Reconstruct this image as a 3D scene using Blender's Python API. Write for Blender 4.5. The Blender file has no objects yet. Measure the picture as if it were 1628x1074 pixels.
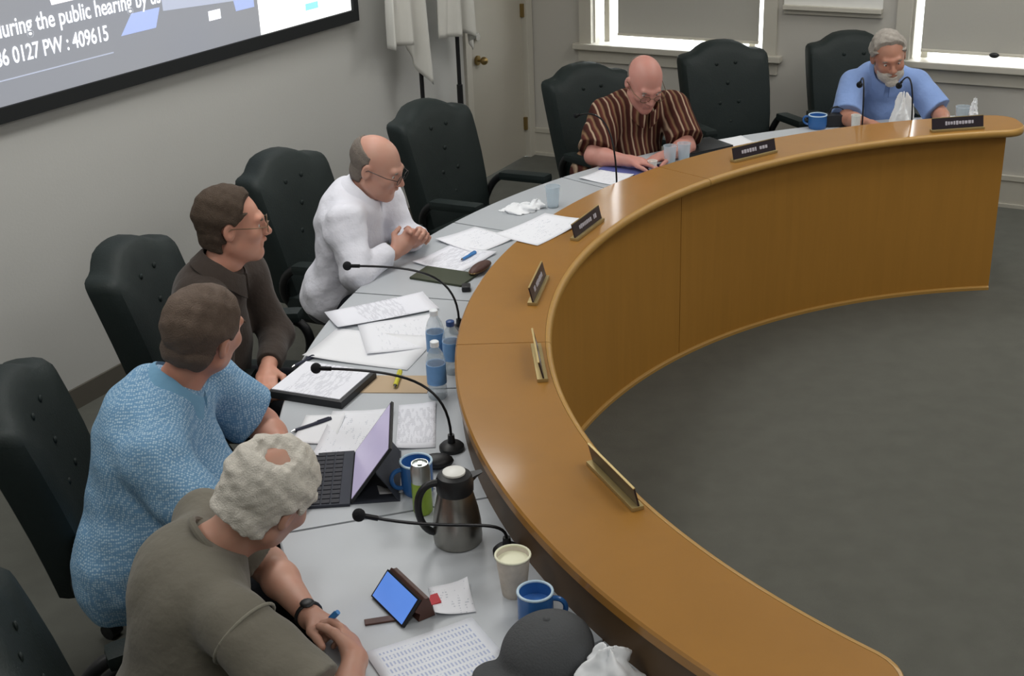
import bpy, bmesh, math, random
import numpy as np
from mathutils import Vector, Matrix
random.seed(7)
np.random.seed(7)
SC = bpy.context.scene
COL = SC.collection
PI = math.pi

# ------------------------------------------------------------------ camera
FPX = 2056.33
PITCH, ROLL, CAMZ = 0.415936, -0.040915, 2.60474
_fw = Vector((0, math.cos(PITCH), -math.sin(PITCH)))
_r0 = Vector((1, 0, 0)); _u0 = _r0.cross(_fw)
_r = _r0 * math.cos(ROLL) + _u0 * math.sin(ROLL)
_u = -_r0 * math.sin(ROLL) + _u0 * math.cos(ROLL)
cam_d = bpy.data.cameras.new('camera'); cam = bpy.data.objects.new('camera', cam_d); COL.objects.link(cam)
cam.matrix_world = Matrix(((_r.x, _u.x, -_fw.x, 0), (_r.y, _u.y, -_fw.y, 0), (_r.z, _u.z, -_fw.z, CAMZ), (0, 0, 0, 1)))
cam_d.sensor_width = 36.0; cam_d.lens = 36.0 * FPX / 1628.0; cam_d.clip_start = 0.05; cam_d.clip_end = 200
SC.camera = cam

# ------------------------------------------------------------------ room frame
TH = math.radians(29.5)
DL = Vector((math.sin(TH), math.cos(TH), 0))       # along the left wall, away from the camera
NL = Vector((-math.cos(TH), math.sin(TH), 0))      # towards the left wall
DB = -NL                                           # along the back wall, to the right
CL, CB = 4.352, 8.14                               # camera to left wall / back wall
CEIL = 3.0
TR, SF = -4.6, -1.6                                # right wall, front wall
def RW(s, t, z=0.0): return DL * s + NL * t + Vector((0, 0, z))
C0 = Vector((2.499, 3.817, 0))                     # centre of the dais arc
HL, HD = 0.874, 0.727                              # ledge and worktop heights
def PO(r, deg, z=0.0):
    a = math.radians(deg); return Vector((C0.x + r * math.cos(a), C0.y + r * math.sin(a), z))

# ------------------------------------------------------------------ world and lights
def lin(c):
    return tuple(((v / 255.0) / 12.92 if v / 255.0 <= 0.04045 else ((v / 255.0 + 0.055) / 1.055) ** 2.4) for v in c)
w = bpy.data.worlds.new('sky'); SC.world = w; w.use_nodes = True
nt = w.node_tree; bg = nt.nodes['Background']
bg.inputs['Color'].default_value = (0.93, 0.97, 1.0, 1); bg.inputs['Strength'].default_value = 11.0   # bright overcast
SC.view_settings.view_transform = 'Standard'; SC.view_settings.look = 'None'
SC.view_settings.exposure = 0.0; SC.view_settings.gamma = 1.0; SC.view_settings.use_curve_mapping = False
LIGHT_SPOTS = [(0.7, -2.4), (3.2, -2.4), (5.8, -2.4), (7.35, -2.2), (0.7, 0.2), (3.2, 0.2), (5.8, 0.2), (7.35, 0.4), (0.9, 2.9), (2.7, 2.9), (4.0, 3.0), (5.3, 3.55), (7.0, 1.7)]  # back-wall row and the spot by the flags added to brighten those walls
LIGHT_POWER = 16.4
LIGHTS = []
for s, t in LIGHT_SPOTS:
    ld = bpy.data.lights.new('troffer_glow', 'AREA'); ld.shape = 'RECTANGLE'; ld.size = 1.15; ld.size_y = 0.55
    ld.energy = LIGHT_POWER; ld.color = (1.0, 0.985, 0.955)
    lo = bpy.data.objects.new('troffer_glow', ld); COL.objects.link(lo)
    lo.location = RW(s, t, CEIL - 0.035); lo.rotation_euler = (0, 0, -TH + PI / 2)
    LIGHTS.append(lo)

# ------------------------------------------------------------------ materials
MATS = {}
def newmat(name):
    m = bpy.data.materials.new(name); m.use_nodes = True
    n = m.node_tree.nodes; l = m.node_tree.links
    return m, n, l, n['Principled BSDF']
def mat(name, rgb, rough=0.6, metal=0.0, var=0.0, scale=30.0, bump=0.0, bscale=200.0, spec=0.5, sheen=0.0, trans=0.0, ior=1.45, emit=None, es=1.0, alpha=1.0, coat=0.0):
    m, n, l, b = newmat(name); c = lin(rgb)
    b.inputs['Base Color'].default_value = (*c, 1); b.inputs['Roughness'].default_value = rough
    b.inputs['Metallic'].default_value = metal; b.inputs['Specular IOR Level'].default_value = spec
    b.inputs['Sheen Weight'].default_value = sheen; b.inputs['Transmission Weight'].default_value = trans
    b.inputs['IOR'].default_value = ior; b.inputs['Alpha'].default_value = alpha; b.inputs['Coat Weight'].default_value = coat
    tc = n.new('ShaderNodeTexCoord')
    if var > 0:
        nz = n.new('ShaderNodeTexNoise'); nz.inputs['Scale'].default_value = scale; nz.inputs['Detail'].default_value = 4
        l.new(tc.outputs['Object'], nz.inputs['Vector'])
        mx = n.new('ShaderNodeMix'); mx.data_type = 'RGBA'
        mx.inputs['A'].default_value = (*[v * (1 - var) for v in c], 1); mx.inputs['B'].default_value = (*[min(1, v * (1 + var)) for v in c], 1)
        l.new(nz.outputs['Fac'], mx.inputs['Factor']); l.new(mx.outputs['Result'], b.inputs['Base Color'])
    if bump > 0:
        nb = n.new('ShaderNodeTexNoise'); nb.inputs['Scale'].default_value = bscale; nb.inputs['Detail'].default_value = 3
        l.new(tc.outputs['Object'], nb.inputs['Vector'])
        bp = n.new('ShaderNodeBump'); bp.inputs['Strength'].default_value = bump; bp.inputs['Distance'].default_value = 0.01
        l.new(nb.outputs['Fac'], bp.inputs['Height']); l.new(bp.outputs['Normal'], b.inputs['Normal'])
    if emit:
        b.inputs['Emission Color'].default_value = (*lin(emit), 1); b.inputs['Emission Strength'].default_value = es
    MATS[name] = m
    return m
def wood(name, rgb, rough, grain=(1, 1, 14), var=0.16, coat=0.0, base=6.0):
    m, n, l, b = newmat(name); c = lin(rgb)
    tc = n.new('ShaderNodeTexCoord'); mp = n.new('ShaderNodeMapping'); mp.inputs['Scale'].default_value = grain
    l.new(tc.outputs['Object'], mp.inputs['Vector'])
    nz = n.new('ShaderNodeTexNoise'); nz.inputs['Scale'].default_value = base; nz.inputs['Detail'].default_value = 6; nz.inputs['Distortion'].default_value = 0.6
    l.new(mp.outputs['Vector'], nz.inputs['Vector'])
    mx = n.new('ShaderNodeMix'); mx.data_type = 'RGBA'
    mx.inputs['A'].default_value = (*[v * (1 - var) for v in c], 1); mx.inputs['B'].default_value = (*[min(1, v * (1 + var)) for v in c], 1)
    l.new(nz.outputs['Fac'], mx.inputs['Factor']); l.new(mx.outputs['Result'], b.inputs['Base Color'])
    b.inputs['Roughness'].default_value = rough; b.inputs['Coat Weight'].default_value = coat; b.inputs['Coat Roughness'].default_value = 0.11; b.inputs['Specular IOR Level'].default_value = 0.25
    return m
M = {}
M['wall'] = mat('wall_paint', (192, 192, 188), 0.85, var=0.03, scale=1.5, bump=0.05, bscale=90)
M['wall_b'] = mat('back_wall_paint', (184, 181, 173), 0.85, var=0.03, scale=1.5, bump=0.05, bscale=90)
M['ceil'] = mat('ceiling_tile', (225, 224, 218), 0.9, var=0.04, scale=60)
M['carpet'] = mat('grey_carpet', (110, 111, 104), 0.95, var=0.14, scale=9, bump=0.6, bscale=900, spec=0.1)
M['trim'] = mat('painted_trim', (188, 184, 172), 0.5, var=0.02)
M['vinyl'] = mat('vinyl_base', (92, 88, 80), 0.6, var=0.05)
M['door'] = mat('door_paint', (176, 171, 158), 0.45, var=0.03, scale=3)
M['oak'] = wood('oak_veneer_top', (156, 110, 46), 0.45, (2.2, 2.2, 2.2), 0.10, 0.5, 3.0)
M['oakp'] = wood('oak_veneer_panel', (174, 125, 54), 0.42, (5, 5, 0.35), 0.10, 0.05, 5.0)
M['oake'] = wood('oak_solid_edge', (176, 136, 72), 0.35, (8, 8, 8), 0.08, 0.1, 4.0)
M['riser'] = mat('dark_brown_riser', (88, 68, 46), 0.5, var=0.08, scale=6)  # riser and panel backing, a darker brown than the oak
M['desk'] = mat('pale_laminate', (180, 185, 190), 0.38, var=0.015, scale=20)
M['deskedge'] = mat('worktop_edge', (120, 116, 112), 0.5)
M['leather'] = mat('dark_green_leather', (27, 36, 35), 0.6, var=0.12, scale=14, bump=0.12, bscale=140, spec=0.35)
M['black'] = mat('black_plastic', (24, 25, 27), 0.45, var=0.05)
M['blackm'] = mat('black_metal', (30, 30, 32), 0.35, 0.6)
M['foam'] = mat('foam_windscreen', (20, 22, 26), 0.95, bump=0.4, bscale=600)
M['chrome'] = mat('chrome', (200, 200, 200), 0.18, 1.0)
M['brass'] = mat('brass', (160, 138, 92), 0.35, 1.0)
M['steel'] = mat('brushed_steel', (150, 148, 142), 0.32, 1.0, var=0.06, scale=80)
M['white'] = mat('white_plastic', (225, 225, 220), 0.4)
M['frame'] = mat('screen_black_border', (24, 27, 28), 0.85)
M['blind'] = mat('roller_blind_fabric', (176, 174, 166), 0.9, var=0.03, scale=120)
_n, _l = M['blind'].node_tree.nodes, M['blind'].node_tree.links     # woven cloth lets a little daylight through
_t = _n.new('ShaderNodeBsdfTranslucent'); _t.inputs['Color'].default_value = (*lin((200, 198, 190)), 1); _x = _n.new('ShaderNodeMixShader'); _x.inputs[0].default_value = 0.016
_l.new(_n['Principled BSDF'].outputs[0], _x.inputs[1]); _l.new(_t.outputs[0], _x.inputs[2]); _l.new(_x.outputs[0], _n['Material Output'].inputs['Surface'])
M['flag'] = mat('pale_flag_cloth', (206, 205, 198), 0.8, var=0.05, scale=8, sheen=0.3)

# ------------------------------------------------------------------ mesh helpers
def tag(o, label=None, cat=None, group=None, kind=None):
    if label: o['label'] = label
    if cat: o['category'] = cat
    if group: o['group'] = group
    if kind: o['kind'] = kind
    return o
def link(o, parent=None):
    COL.objects.link(o)
    if parent is not None: o.parent = parent
    return o
def empty(name, loc, rz=0.0):
    o = bpy.data.objects.new(name, None); o.location = loc; o.rotation_euler = (0, 0, rz); o.empty_display_size = 0.1
    COL.objects.link(o); return o
def mesh_obj(name, verts, faces, material, parent=None, smooth=False, mats=None, fmat=None):
    me = bpy.data.meshes.new(name); me.from_pydata([tuple(v) for v in verts], [], faces)
    if mats:
        for m_ in mats: me.materials.append(m_)
        if fmat is not None: me.polygons.foreach_set('material_index', fmat)
    else: me.materials.append(material)
    if smooth: me.polygons.foreach_set('use_smooth', [True] * len(me.polygons))
    me.update()
    return link(bpy.data.objects.new(name, me), parent)
class MB:
    """collects simple solids into one mesh"""
    def __init__(s): s.v = []; s.f = []
    def add(s, verts, faces):
        o = len(s.v); s.v += [Vector(v) for v in verts]; s.f += [tuple(i + o for i in f) for f in faces]; return s
    def box(s, c, d, rot=None, bev=0.0):
        x, y, z = d[0] / 2, d[1] / 2, d[2] / 2; c = Vector(c)
        if bev <= 0:
            vs = [Vector((a * x, b * y, e * z)) for a in (-1, 1) for b in (-1, 1) for e in (-1, 1)]
            fs = [(0, 1, 3, 2), (4, 6, 7, 5), (0, 4, 5, 1), (2, 3, 7, 6), (0, 2, 6, 4), (1, 5, 7, 3)]
        else:
            bm = bmesh.new(); bmesh.ops.create_cube(bm, size=1)
            for v in bm.verts: v.co = Vector((v.co.x * d[0], v.co.y * d[1], v.co.z * d[2]))
            bmesh.ops.bevel(bm, geom=bm.edges[:], offset=min(bev, 0.49 * min(d)), segments=2, affect='EDGES', profile=0.7)
            bm.verts.index_update(); vs = [v.co.copy() for v in bm.verts]; fs = [tuple(v.index for v in f.verts) for f in bm.faces]; bm.free()
        if rot is not None: vs = [rot @ v for v in vs]
        return s.add([v + c for v in vs], fs)
    def tube(s, pts, rad, seg=10, caps=True):
        pts = [Vector(p) for p in pts]; n = len(pts)
        rads = rad if isinstance(rad, (list, tuple)) else [rad] * n
        rings = []; prev = None
        for i, p in enumerate(pts):
            t = (pts[min(i + 1, n - 1)] - pts[max(i - 1, 0)]).normalized()
            if prev is None:
                a = Vector((0, 0, 1)) if abs(t.z) < 0.9 else Vector((1, 0, 0)); u = t.cross(a).normalized()
            else: u = (prev - t * prev.dot(t)).normalized()
            prev = u; v = t.cross(u)
            rings.append([p + (u * math.cos(2 * PI * k / seg) + v * math.sin(2 * PI * k / seg)) * rads[i] for k in range(seg)])
        vs = [q for r_ in rings for q in r_]; fs = []
        for i in range(n - 1):
            for k in range(seg):
                k2 = (k + 1) % seg; fs.append((i * seg + k, i * seg + k2, (i + 1) * seg + k2, (i + 1) * seg + k))
        if caps:
            fs.append(tuple(range(seg - 1, -1, -1))); fs.append(tuple((n - 1) * seg + k for k in range(seg)))
        return s.add(vs, fs)
    def lathe(s, prof, seg=24, c=(0, 0, 0), sx=1.0, sy=1.0):
        c = Vector(c); vs = []; fs = []; n = len(prof)
        for r_, z in prof:
            for k in range(seg):
                a = 2 * PI * k / seg; vs.append(c + Vector((r_ * sx * math.cos(a), r_ * sy * math.sin(a), z)))
        for i in range(n - 1):
            for k in range(seg):
                k2 = (k + 1) % seg; fs.append((i * seg + k, i * seg + k2, (i + 1) * seg + k2, (i + 1) * seg + k))
        fs.append(tuple(range(seg - 1, -1, -1))); fs.append(tuple((n - 1) * seg + k for k in range(seg)))
        return s.add(vs, fs)
    def ball(s, c, r_, seg=14, rings=9, rot=None):
        rr = r_ if isinstance(r_, (list, tuple)) else (r_, r_, r_); c = Vector(c); vs = [Vector((0, 0, rr[2]))]; fs = []
        for i in range(1, rings):
            t = PI * i / rings
            for k in range(seg):
                a = 2 * PI * k / seg; vs.append(Vector((rr[0] * math.sin(t) * math.cos(a), rr[1] * math.sin(t) * math.sin(a), rr[2] * math.cos(t))))
        vs.append(Vector((0, 0, -rr[2]))); L = len(vs) - 1
        for k in range(seg): fs.append((0, 1 + k, 1 + (k + 1) % seg))
        for i in range(rings - 2):
            for k in range(seg):
                k2 = (k + 1) % seg; a = 1 + i * seg; fs.append((a + k, a + seg + k, a + seg + k2, a + k2))
        a = 1 + (rings - 2) * seg
        for k in range(seg): fs.append((a + k, L, a + (k + 1) % seg))
        if rot is not None: vs = [rot @ v for v in vs]
        return s.add([v + c for v in vs], fs)
    def prism(s, poly, z0, z1):
        n = len(poly); vs = [Vector((p[0], p[1], z0)) for p in poly] + [Vector((p[0], p[1], z1)) for p in poly]
        fs = [tuple(range(n - 1, -1, -1)), tuple(range(n, 2 * n))] + [(i, (i + 1) % n, n + (i + 1) % n, n + i) for i in range(n)]
        return s.add(vs, fs)
    def xf(s, mtx): s.v = [mtx @ v for v in s.v]; return s
    def build(s, name, material, parent=None, smooth=False, flip=False):
        o = mesh_obj(name, s.v, s.f, material, parent, smooth)
        bm = bmesh.new(); bm.from_mesh(o.data); bmesh.ops.recalc_face_normals(bm, faces=bm.faces[:]); bm.to_mesh(o.data); bm.free()
        if smooth: autosmooth(o)
        return o
def autosmooth(o, ang=40):
    me = o.data; bm = bmesh.new(); bm.from_mesh(me); lim = math.radians(ang)
    for e in bm.edges:
        if len(e.link_faces) == 2 and e.calc_face_angle(0) > lim: e.smooth = False
    for f_ in bm.faces: f_.smooth = True
    bm.to_mesh(me); bm.free()
def bez(p0, p1, p2, p3, n=14):
    p0, p1, p2, p3 = map(Vector, (p0, p1, p2, p3)); out = []
    for i in range(n + 1):
        t = i / n; q = 1 - t; out.append(p0 * q**3 + p1 * 3 * q * q * t + p2 * 3 * q * t * t + p3 * t**3)
    return out
def sweep(angs, prof_fn):
    """solid swept round the dais centre; prof_fn(angle) -> list of (r, z) corners"""
    m = MB(); vs = []; n = None
    for a in angs:
        pr = prof_fn(a); n = len(pr)
        vs += [PO(r_, a, z) for r_, z in pr]
    fs = []
    for i in range(len(angs) - 1):
        for k in range(n):
            k2 = (k + 1) % n; fs.append((i * n + k, i * n + k2, (i + 1) * n + k2, (i + 1) * n + k))
    fs.append(tuple(range(n))); fs.append(tuple((len(angs) - 1) * n + k for k in range(n - 1, -1, -1)))
    return m.add(vs, fs)
def frange(a, b, step):
    n = max(1, int(round(abs(b - a) / step))); return [a + (b - a) * i / n for i in range(n + 1)]
def copy_tree(o, parent=None):
    c = o.copy(); COL.objects.link(c); c.parent = parent
    for ch in list(o.children):
        copy_tree(ch, c)
    return c
def text_obj(name, body, size, material, loc, mtx, parent=None, ext=0.001, align='CENTER', shear=0.0, bold=0.0):
    cu = bpy.data.curves.new(name, 'FONT'); cu.body = body; cu.size = size; cu.extrude = ext; cu.align_x = align; cu.align_y = 'CENTER'; cu.shear = shear; cu.offset = bold
    o = bpy.data.objects.new('tmp_text', cu); COL.objects.link(o)
    dg = bpy.context.evaluated_depsgraph_get(); me = bpy.data.meshes.new_from_object(o.evaluated_get(dg)); bpy.data.objects.remove(o)
    me.name = name; me.transform(mtx.to_4x4()); me.transform(Matrix.Translation(loc)); me.materials.clear(); me.materials.append(material)
    return link(bpy.data.objects.new(name, me), parent)
def mat3(x, y, z):
    x, y, z = Vector(x), Vector(y), Vector(z)
    return Matrix(((x.x, y.x, z.x), (x.y, y.y, z.y), (x.z, y.z, z.z)))
ZV = Vector((0, 0, 1))
RL = mat3(DL, -NL, ZV)     # box axes on the left wall: x along wall, y out of wall
RB_ = mat3(DB, -DL, ZV)    # box axes on the back wall: x along wall, y into the room
RLI, RBI = RL, RB_
def wall_box(mb, s, t, z, d, rot): return mb.box(RW(s, t, z), d, rot)

# ------------------------------------------------------------------ room shell
m = MB(); m.add([RW(SF, CL + .2), RW(CB + .2, CL + .2), RW(CB + .2, TR - .2), RW(SF, TR - .2), RW(SF, CL + .2, -.1), RW(CB + .2, CL + .2, -.1), RW(CB + .2, TR - .2, -.1), RW(SF, TR - .2, -.1)],
      [(0, 1, 2, 3), (7, 6, 5, 4), (0, 4, 5, 1), (1, 5, 6, 2), (2, 6, 7, 3), (3, 7, 4, 0)])
tag(m.build('floor', M['carpet']), kind='structure')
def slab(name, s0, s1, t0, t1, z0, z1, material, parent=None, kind='structure'):
    mb = MB().box(RW((s0 + s1) / 2, (t0 + t1) / 2, (z0 + z1) / 2), (abs(s1 - s0), abs(t1 - t0), z1 - z0), mat3(DL, NL, ZV))
    o = mb.build(name, material, parent)
    if kind and parent is None: o['kind'] = kind
    return o
slab('ceiling', SF, CB + .2, TR - .2, CL + .2, CEIL, CEIL + .1, M['ceil'])
# left wall, with the door opening at its far end
D0, D1, DH = 7.275, 8.045, 2.08
lw = MB()
def seg_l(s0, s1, z0, z1): lw.box(RW((s0 + s1) / 2, CL + .08, (z0 + z1) / 2), (s1 - s0, .16, z1 - z0), mat3(DL, NL, ZV))
seg_l(SF, D0, 0, CEIL); seg_l(D0, D1, DH, CEIL); seg_l(D1, CB + .2, 0, CEIL)
tag(lw.build('wall_left', M['wall']), kind='structure')
slab('wall_right', SF, CB + .2, TR - .16, TR, 0, CEIL, M['wall'])
slab('wall_front', SF - .16, SF, TR - .16, CL + .16, 0, CEIL, M['wall'])
# back wall with two window openings (u runs along the wall to the right, u = -t)
WIN = [(-3.87, -2.65, 0.83, 2.35), (-1.72, 0.10, 0.86, 2.35)]
bw = MB()
def seg_b(u0, u1, z0, z1): bw.box(RW(CB + .08, -(u0 + u1) / 2, (z0 + z1) / 2), (.16, u1 - u0, z1 - z0), mat3(DL, NL, ZV))
us = [-CL] + [x for wdw in WIN for x in wdw[:2]] + [-TR]
for i in range(0, len(us), 2): seg_b(us[i], us[i + 1], 0, CEIL)
for (u0, u1, z0, z1) in WIN: seg_b(u0, u1, 0, z0); seg_b(u0, u1, z1, CEIL)
tag(bw.build('wall_back', M['wall_b']), kind='structure')
# ------------------------------------------------------------------ windows, door, screen, flags
m_, n_, l_, b_ = newmat('window_glass')   # clear thin pane: passes light, faint reflection
tr = n_.new('ShaderNodeBsdfTransparent'); gl = n_.new('ShaderNodeBsdfGlossy'); gl.inputs['Roughness'].default_value = .02; ms = n_.new('ShaderNodeMixShader'); ms.inputs[0].default_value = .06
l_.new(tr.outputs[0], ms.inputs[1]); l_.new(gl.outputs[0], ms.inputs[2]); l_.new(ms.outputs[0], n_['Material Output'].inputs['Surface']); M['glass'] = m_
M['pave'] = mat('outdoor_pavement', (205, 203, 196), 0.9, var=0.05, scale=2)
m = MB().box(RW(CB + 15.3, 0, -0.4), (30, 60, 0.1), mat3(DL, NL, ZV)); tag(m.build('outdoor_ground', M['pave']), kind='structure')
def ub(mb, u0, u1, d0, d1, z0, z1, bev=0.0):
    """box on the back wall: u along wall, d = depth from wall face into the room (negative = into the opening)"""
    return mb.box(RW(CB - (d0 + d1) / 2, -(u0 + u1) / 2, (z0 + z1) / 2), (abs(u1 - u0), abs(d1 - d0), z1 - z0), RB_, bev)
def make_window(n, W):
    u0, u1, z0, z1 = W; root = empty('window_%d' % n, RW(CB, -(u0 + u1) / 2, 0)); root['kind'] = 'structure'
    off = Matrix.Translation(-root.location)
    def P(name, mb, mt): return mb.xf(off).build(name, mt, root)
    for a, b in ((u0 - .09, u0), (u1, u1 + .09)): P('casing', ub(MB(), a, b, -.01, .025, z0 - .03, z1 + .09), M['trim'])
    P('casing', ub(MB(), u0 - .09, u1 + .09, -.01, .028, z1, z1 + .1), M['trim'])
    P('window_sill', ub(MB(), u0 - .13, u1 + .13, -.17, .06, z0 - .035, z0 + .004, .006), M['trim'])
    P('apron', ub(MB(), u0 - .1, u1 + .1, -.01, .02, z0 - .12, z0 - .035), M['trim'])
    for a, b in ((u0, u0 + .012), (u1 - .012, u1)): P('jamb', ub(MB(), a, b, -.15, -.02, z0, z1), M['trim'])
    for a, b in ((u0 + .05, u0 + .09), (u1 - .125, u1 - .085)): P('sash_stile', ub(MB(), a, b, -.12, -.085, z0, z1), M['trim'])
    mid = (z0 + z1) / 2
    for z in (mid, z1 - .03): P('sash_rail', ub(MB(), u0 + .03, u1 - .03, -.12, -.085, z - .025, z + .025), M['trim'])
    P('sash_rail', ub(MB(), u0 + .03, u1 - .03, -.12, -.1, z0, z0 + .006), M['trim'])
    P('pane', ub(MB(), u0 + .02, u1 - .02, -.104, -.1, z0, z1), M['glass'])
    return root
make_window(1, WIN[0]); make_window(2, WIN[1])
def blind(u0, u1, zb, zt, d, label, knob=None):
    r_ = empty('roller_blind', RW(CB - d, -(u0 + u1) / 2, zb)); off = Matrix.Translation(-r_.location)
    ub(MB(), u0, u1, d, d + .003, zb, zt).xf(off).build('blind_fabric', M['blind'], r_)
    MB().tube([RW(CB - d - .0015, -u0, zb), RW(CB - d - .0015, -u1, zb)], .011, 10).xf(off).build('bottom_bar', M['trim'], r_)
    MB().tube([RW(CB - d + .02, -u0, zt), RW(CB - d + .02, -u1, zt)], .025, 12).xf(off).build('roller_tube', M['trim'], r_)
    if knob is not None:
        MB().ball(RW(CB - d - .02, -knob, zb - .002), (.03, .014, .017), rot=RB_).xf(off).build('pull_knob', M['black'], r_, True)
    tag(r_, label, 'window blind'); return r_
blind(-3.70, -2.70, .897, 2.34, -.05, 'grey roller blind lowered over the window behind the striped-shirt man')
blind(-1.665, .08, .915, 2.34, -.05, 'wide pale roller blind with dark pull knob, right edge of photo', -1.23)
# whiteboard between the windows, its tray is the visible lower edge
r_ = empty('whiteboard', RW(CB, 2.22, 1.12)); off = Matrix.Translation(-r_.location)
ub(MB(), -2.52, -1.90, .0, .018, 1.16, 2.2).xf(off).build('board', M['white'], r_)
ub(MB(), -2.52, -1.90, .0, .05, 1.135, 1.162, .004).xf(off).build('tray', M['trim'], r_)
ub(MB(), -2.52, -1.90, .0, .02, 1.105, 1.13, .004).xf(off).build('lower_rail', M['trim'], r_)
tag(r_, 'white wall board with tray, between the two windows behind the empty chair', 'whiteboard')
# baseboards
def base_run(name, mb, mt): tag(mb.build(name, mt), kind='structure')
base_run('baseboard_back', ub(ub(MB(), -CL, -TR, 0, .018, 0.02, .17), -CL, -TR, 0, .025, .17, .2), M['trim'])
base_run('trim_1', ub(MB(), -CL, -TR, 0, .03, 0, .022), M['trim'])
mb = MB().box(RW((SF + D0 - .08) / 2, CL - .006, .05), (D0 - .08 - SF, .012, .1), mat3(DL, NL, ZV)); base_run('baseboard_left', mb, M['vinyl'])
# door
def lb(mb, s0, s1, d0, d1, z0, z1, bev=0.0): return mb.box(RW((s0 + s1) / 2, CL - (d0 + d1) / 2, (z0 + z1) / 2), (s1 - s0, abs(d1 - d0), z1 - z0), mat3(DL, NL, ZV), bev)
r_ = empty('door_1', RW((D0 + D1) / 2, CL, 0)); r_['kind'] = 'structure'; off = Matrix.Translation(-r_.location)
lb(MB(), D0, D1, -.06, -.02, .008, DH).xf(off).build('door_leaf', M['door'], r_)
for s0, s1 in ((D0 - .07, D0), (D1, D1 + .085)): lb(MB(), s0, s1, -.03, .022, 0, DH + .08, .005).xf(off).build('door_casing', M['trim'], r_)
lb(MB(), D0, D1, -.03, .022, DH, DH + .08, .005).xf(off).build('door_casing', M['trim'], r_)
for z in (.25, 1.05, 1.85): lb(MB(), D1 - .02, D1 + .012, -.02, .004, z - .045, z + .045).xf(off).build('hinge', M['brass'], r_)
kn = MB(); q = RW(7.40, CL + .015, .83)
kn.tube([q, q - NL * .012], .032, 16).tube([q - NL * .012, q - NL * .035], .011, 10).ball(q - NL * .055, .027)
kn.xf(off).build('door_knob', M['brass'], r_, True)
q = RW(7.40, CL + .015, .985); MB().tube([q, q - NL * .018], .028, 16).xf(off).build('deadbolt', M['chrome'], r_, True)
# flags on floor stands beside the door
def flag(s, t, width, zlow, ztail, tail_side, shift, label, seedv):
    rr = random.Random(seedv)
    r_ = empty('flag_stand', RW(s, t, 0))
    MB().lathe([(.13, 0), (.13, .02), (.11, .035), (.03, .06), (.022, .12), (0.001, .12)], 24).build('base', M['blackm'], r_, True)
    MB().tube([(0, 0, .06), (0, 0, 2.35)], .013, 12).build('pole', M['black'], r_, True)
    MB().tube([(0, 0, .06), (0, 0, .80)], .019, 12).build('pole_sleeve', M['black'], r_, True)
    MB().lathe([(.001, 2.34), (.02, 2.35), (.012, 2.4), (.028, 2.43), (.001, 2.5)], 12).build('finial', M['brass'], r_, True)
    # hanging cloth: deep folds, hem rising to both sides of a drooping corner
    nu, nv = 46, 40; vs = []; fs = []
    for j in range(nv + 1):
        v = j / nv
        for i in range(nu + 1):
            u = i / nu; x = (u - .5) * width * (0.6 + 0.4 * v) + shift
            tail = max(0, 1 - abs(u - tail_side) / .34)
            zb = zlow - (zlow - ztail) * tail ** 1.2
            z = 2.25 - (2.25 - zb) * v
            dep = .035 * math.sin(u * 15 + seedv + 1.4 * math.sin(v * 2.2)) * (.5 + .6 * v) + .02 * math.sin(u * 31 + 2 * seedv)
            p = DL * x - NL * (.03 + dep); vs.append(Vector((p.x, p.y, z)))
    for j in range(nv):
        for i in range(nu):
            a = j * (nu + 1) + i; fs.append((a, a + 1, a + nu + 2, a + nu + 1))
    o = mesh_obj('flag_cloth', vs, fs, M['flag'], r_, True); sm = o.modifiers.new('thick', 'SOLIDIFY'); sm.thickness = .006
    tag(r_, label, 'flag'); return r_
flag(6.43, CL - .17, .44, 1.17, .90, .80, -.15, 'pale draped flag on dark pole, the one farther from the door', 1.0)
flag(6.86, CL - .17, .40, 1.12, .98, .95, -.01, 'pale draped flag on dark pole right beside the door', 2.3)
# projection screen
def img_mat(name, rgb, es=1.0):
    return mat(name, rgb, 0.8, emit=rgb, es=es)
M['scr'] = None
m_, n_, l_, b_ = newmat('projected_slide')
tc = n_.new('ShaderNodeTexCoord'); nz = n_.new('ShaderNodeTexNoise'); nz.inputs['Scale'].default_value = 1.6; nz.inputs['Detail'].default_value = 1.0
l_.new(tc.outputs['Object'], nz.inputs['Vector']); mx = n_.new('ShaderNodeMix'); mx.data_type = 'RGBA'
mx.inputs['A'].default_value = (*lin((138, 144, 158)), 1); mx.inputs['B'].default_value = (*lin((150, 152, 154)), 1)
l_.new(nz.outputs['Fac'], mx.inputs['Factor']); l_.new(mx.outputs['Result'], b_.inputs['Emission Color']); b_.inputs['Emission Strength'].default_value = 0.82
b_.inputs['Base Color'].default_value = (.16, .16, .17, 1); b_.inputs['Roughness'].default_value = 0.9; M['scr'] = m_
for k, c in dict(s_white=(250, 252, 250), s_text=(236, 240, 246), s_blue=(150, 164, 204), s_cyan=(140, 205, 230), s_cream=(240, 236, 240), s_grey=(158, 164, 180)).items(): M[k] = img_mat('slide_' + k[2:], c, 1.0)
S1, S0 = 6.005, 3.05; ZB = 1.372; ZT = 2.80
scr = empty('projection_screen', RW((S0 + S1) / 2, CL - .03, ZB - .02)); 
RS = Matrix.Rotation(math.radians(-0.55), 3, -NL)   # hung slightly askew
def sx(s): return s - (S0 + S1) / 2
def SP(s, d, z): return RS @ (DL * sx(s) - NL * d + ZV * (z - ZB + .02))
def sb(name, s0, s1, d0, d1, z0, z1, mt, par=scr):
    return MB().box(SP((s0 + s1) / 2, (d0 + d1) / 2, (z0 + z1) / 2), (s1 - s0, abs(d1 - d0), z1 - z0), RS @ mat3(DL, NL, ZV)).build(name, mt, par)
bd = .062
sb('border', S0, S1, -.02, .03, ZB - .02, ZB - .02 + bd, M['frame']); sb('border', S0, S1, -.02, .03, ZT - bd, ZT, M['frame'])
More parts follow.
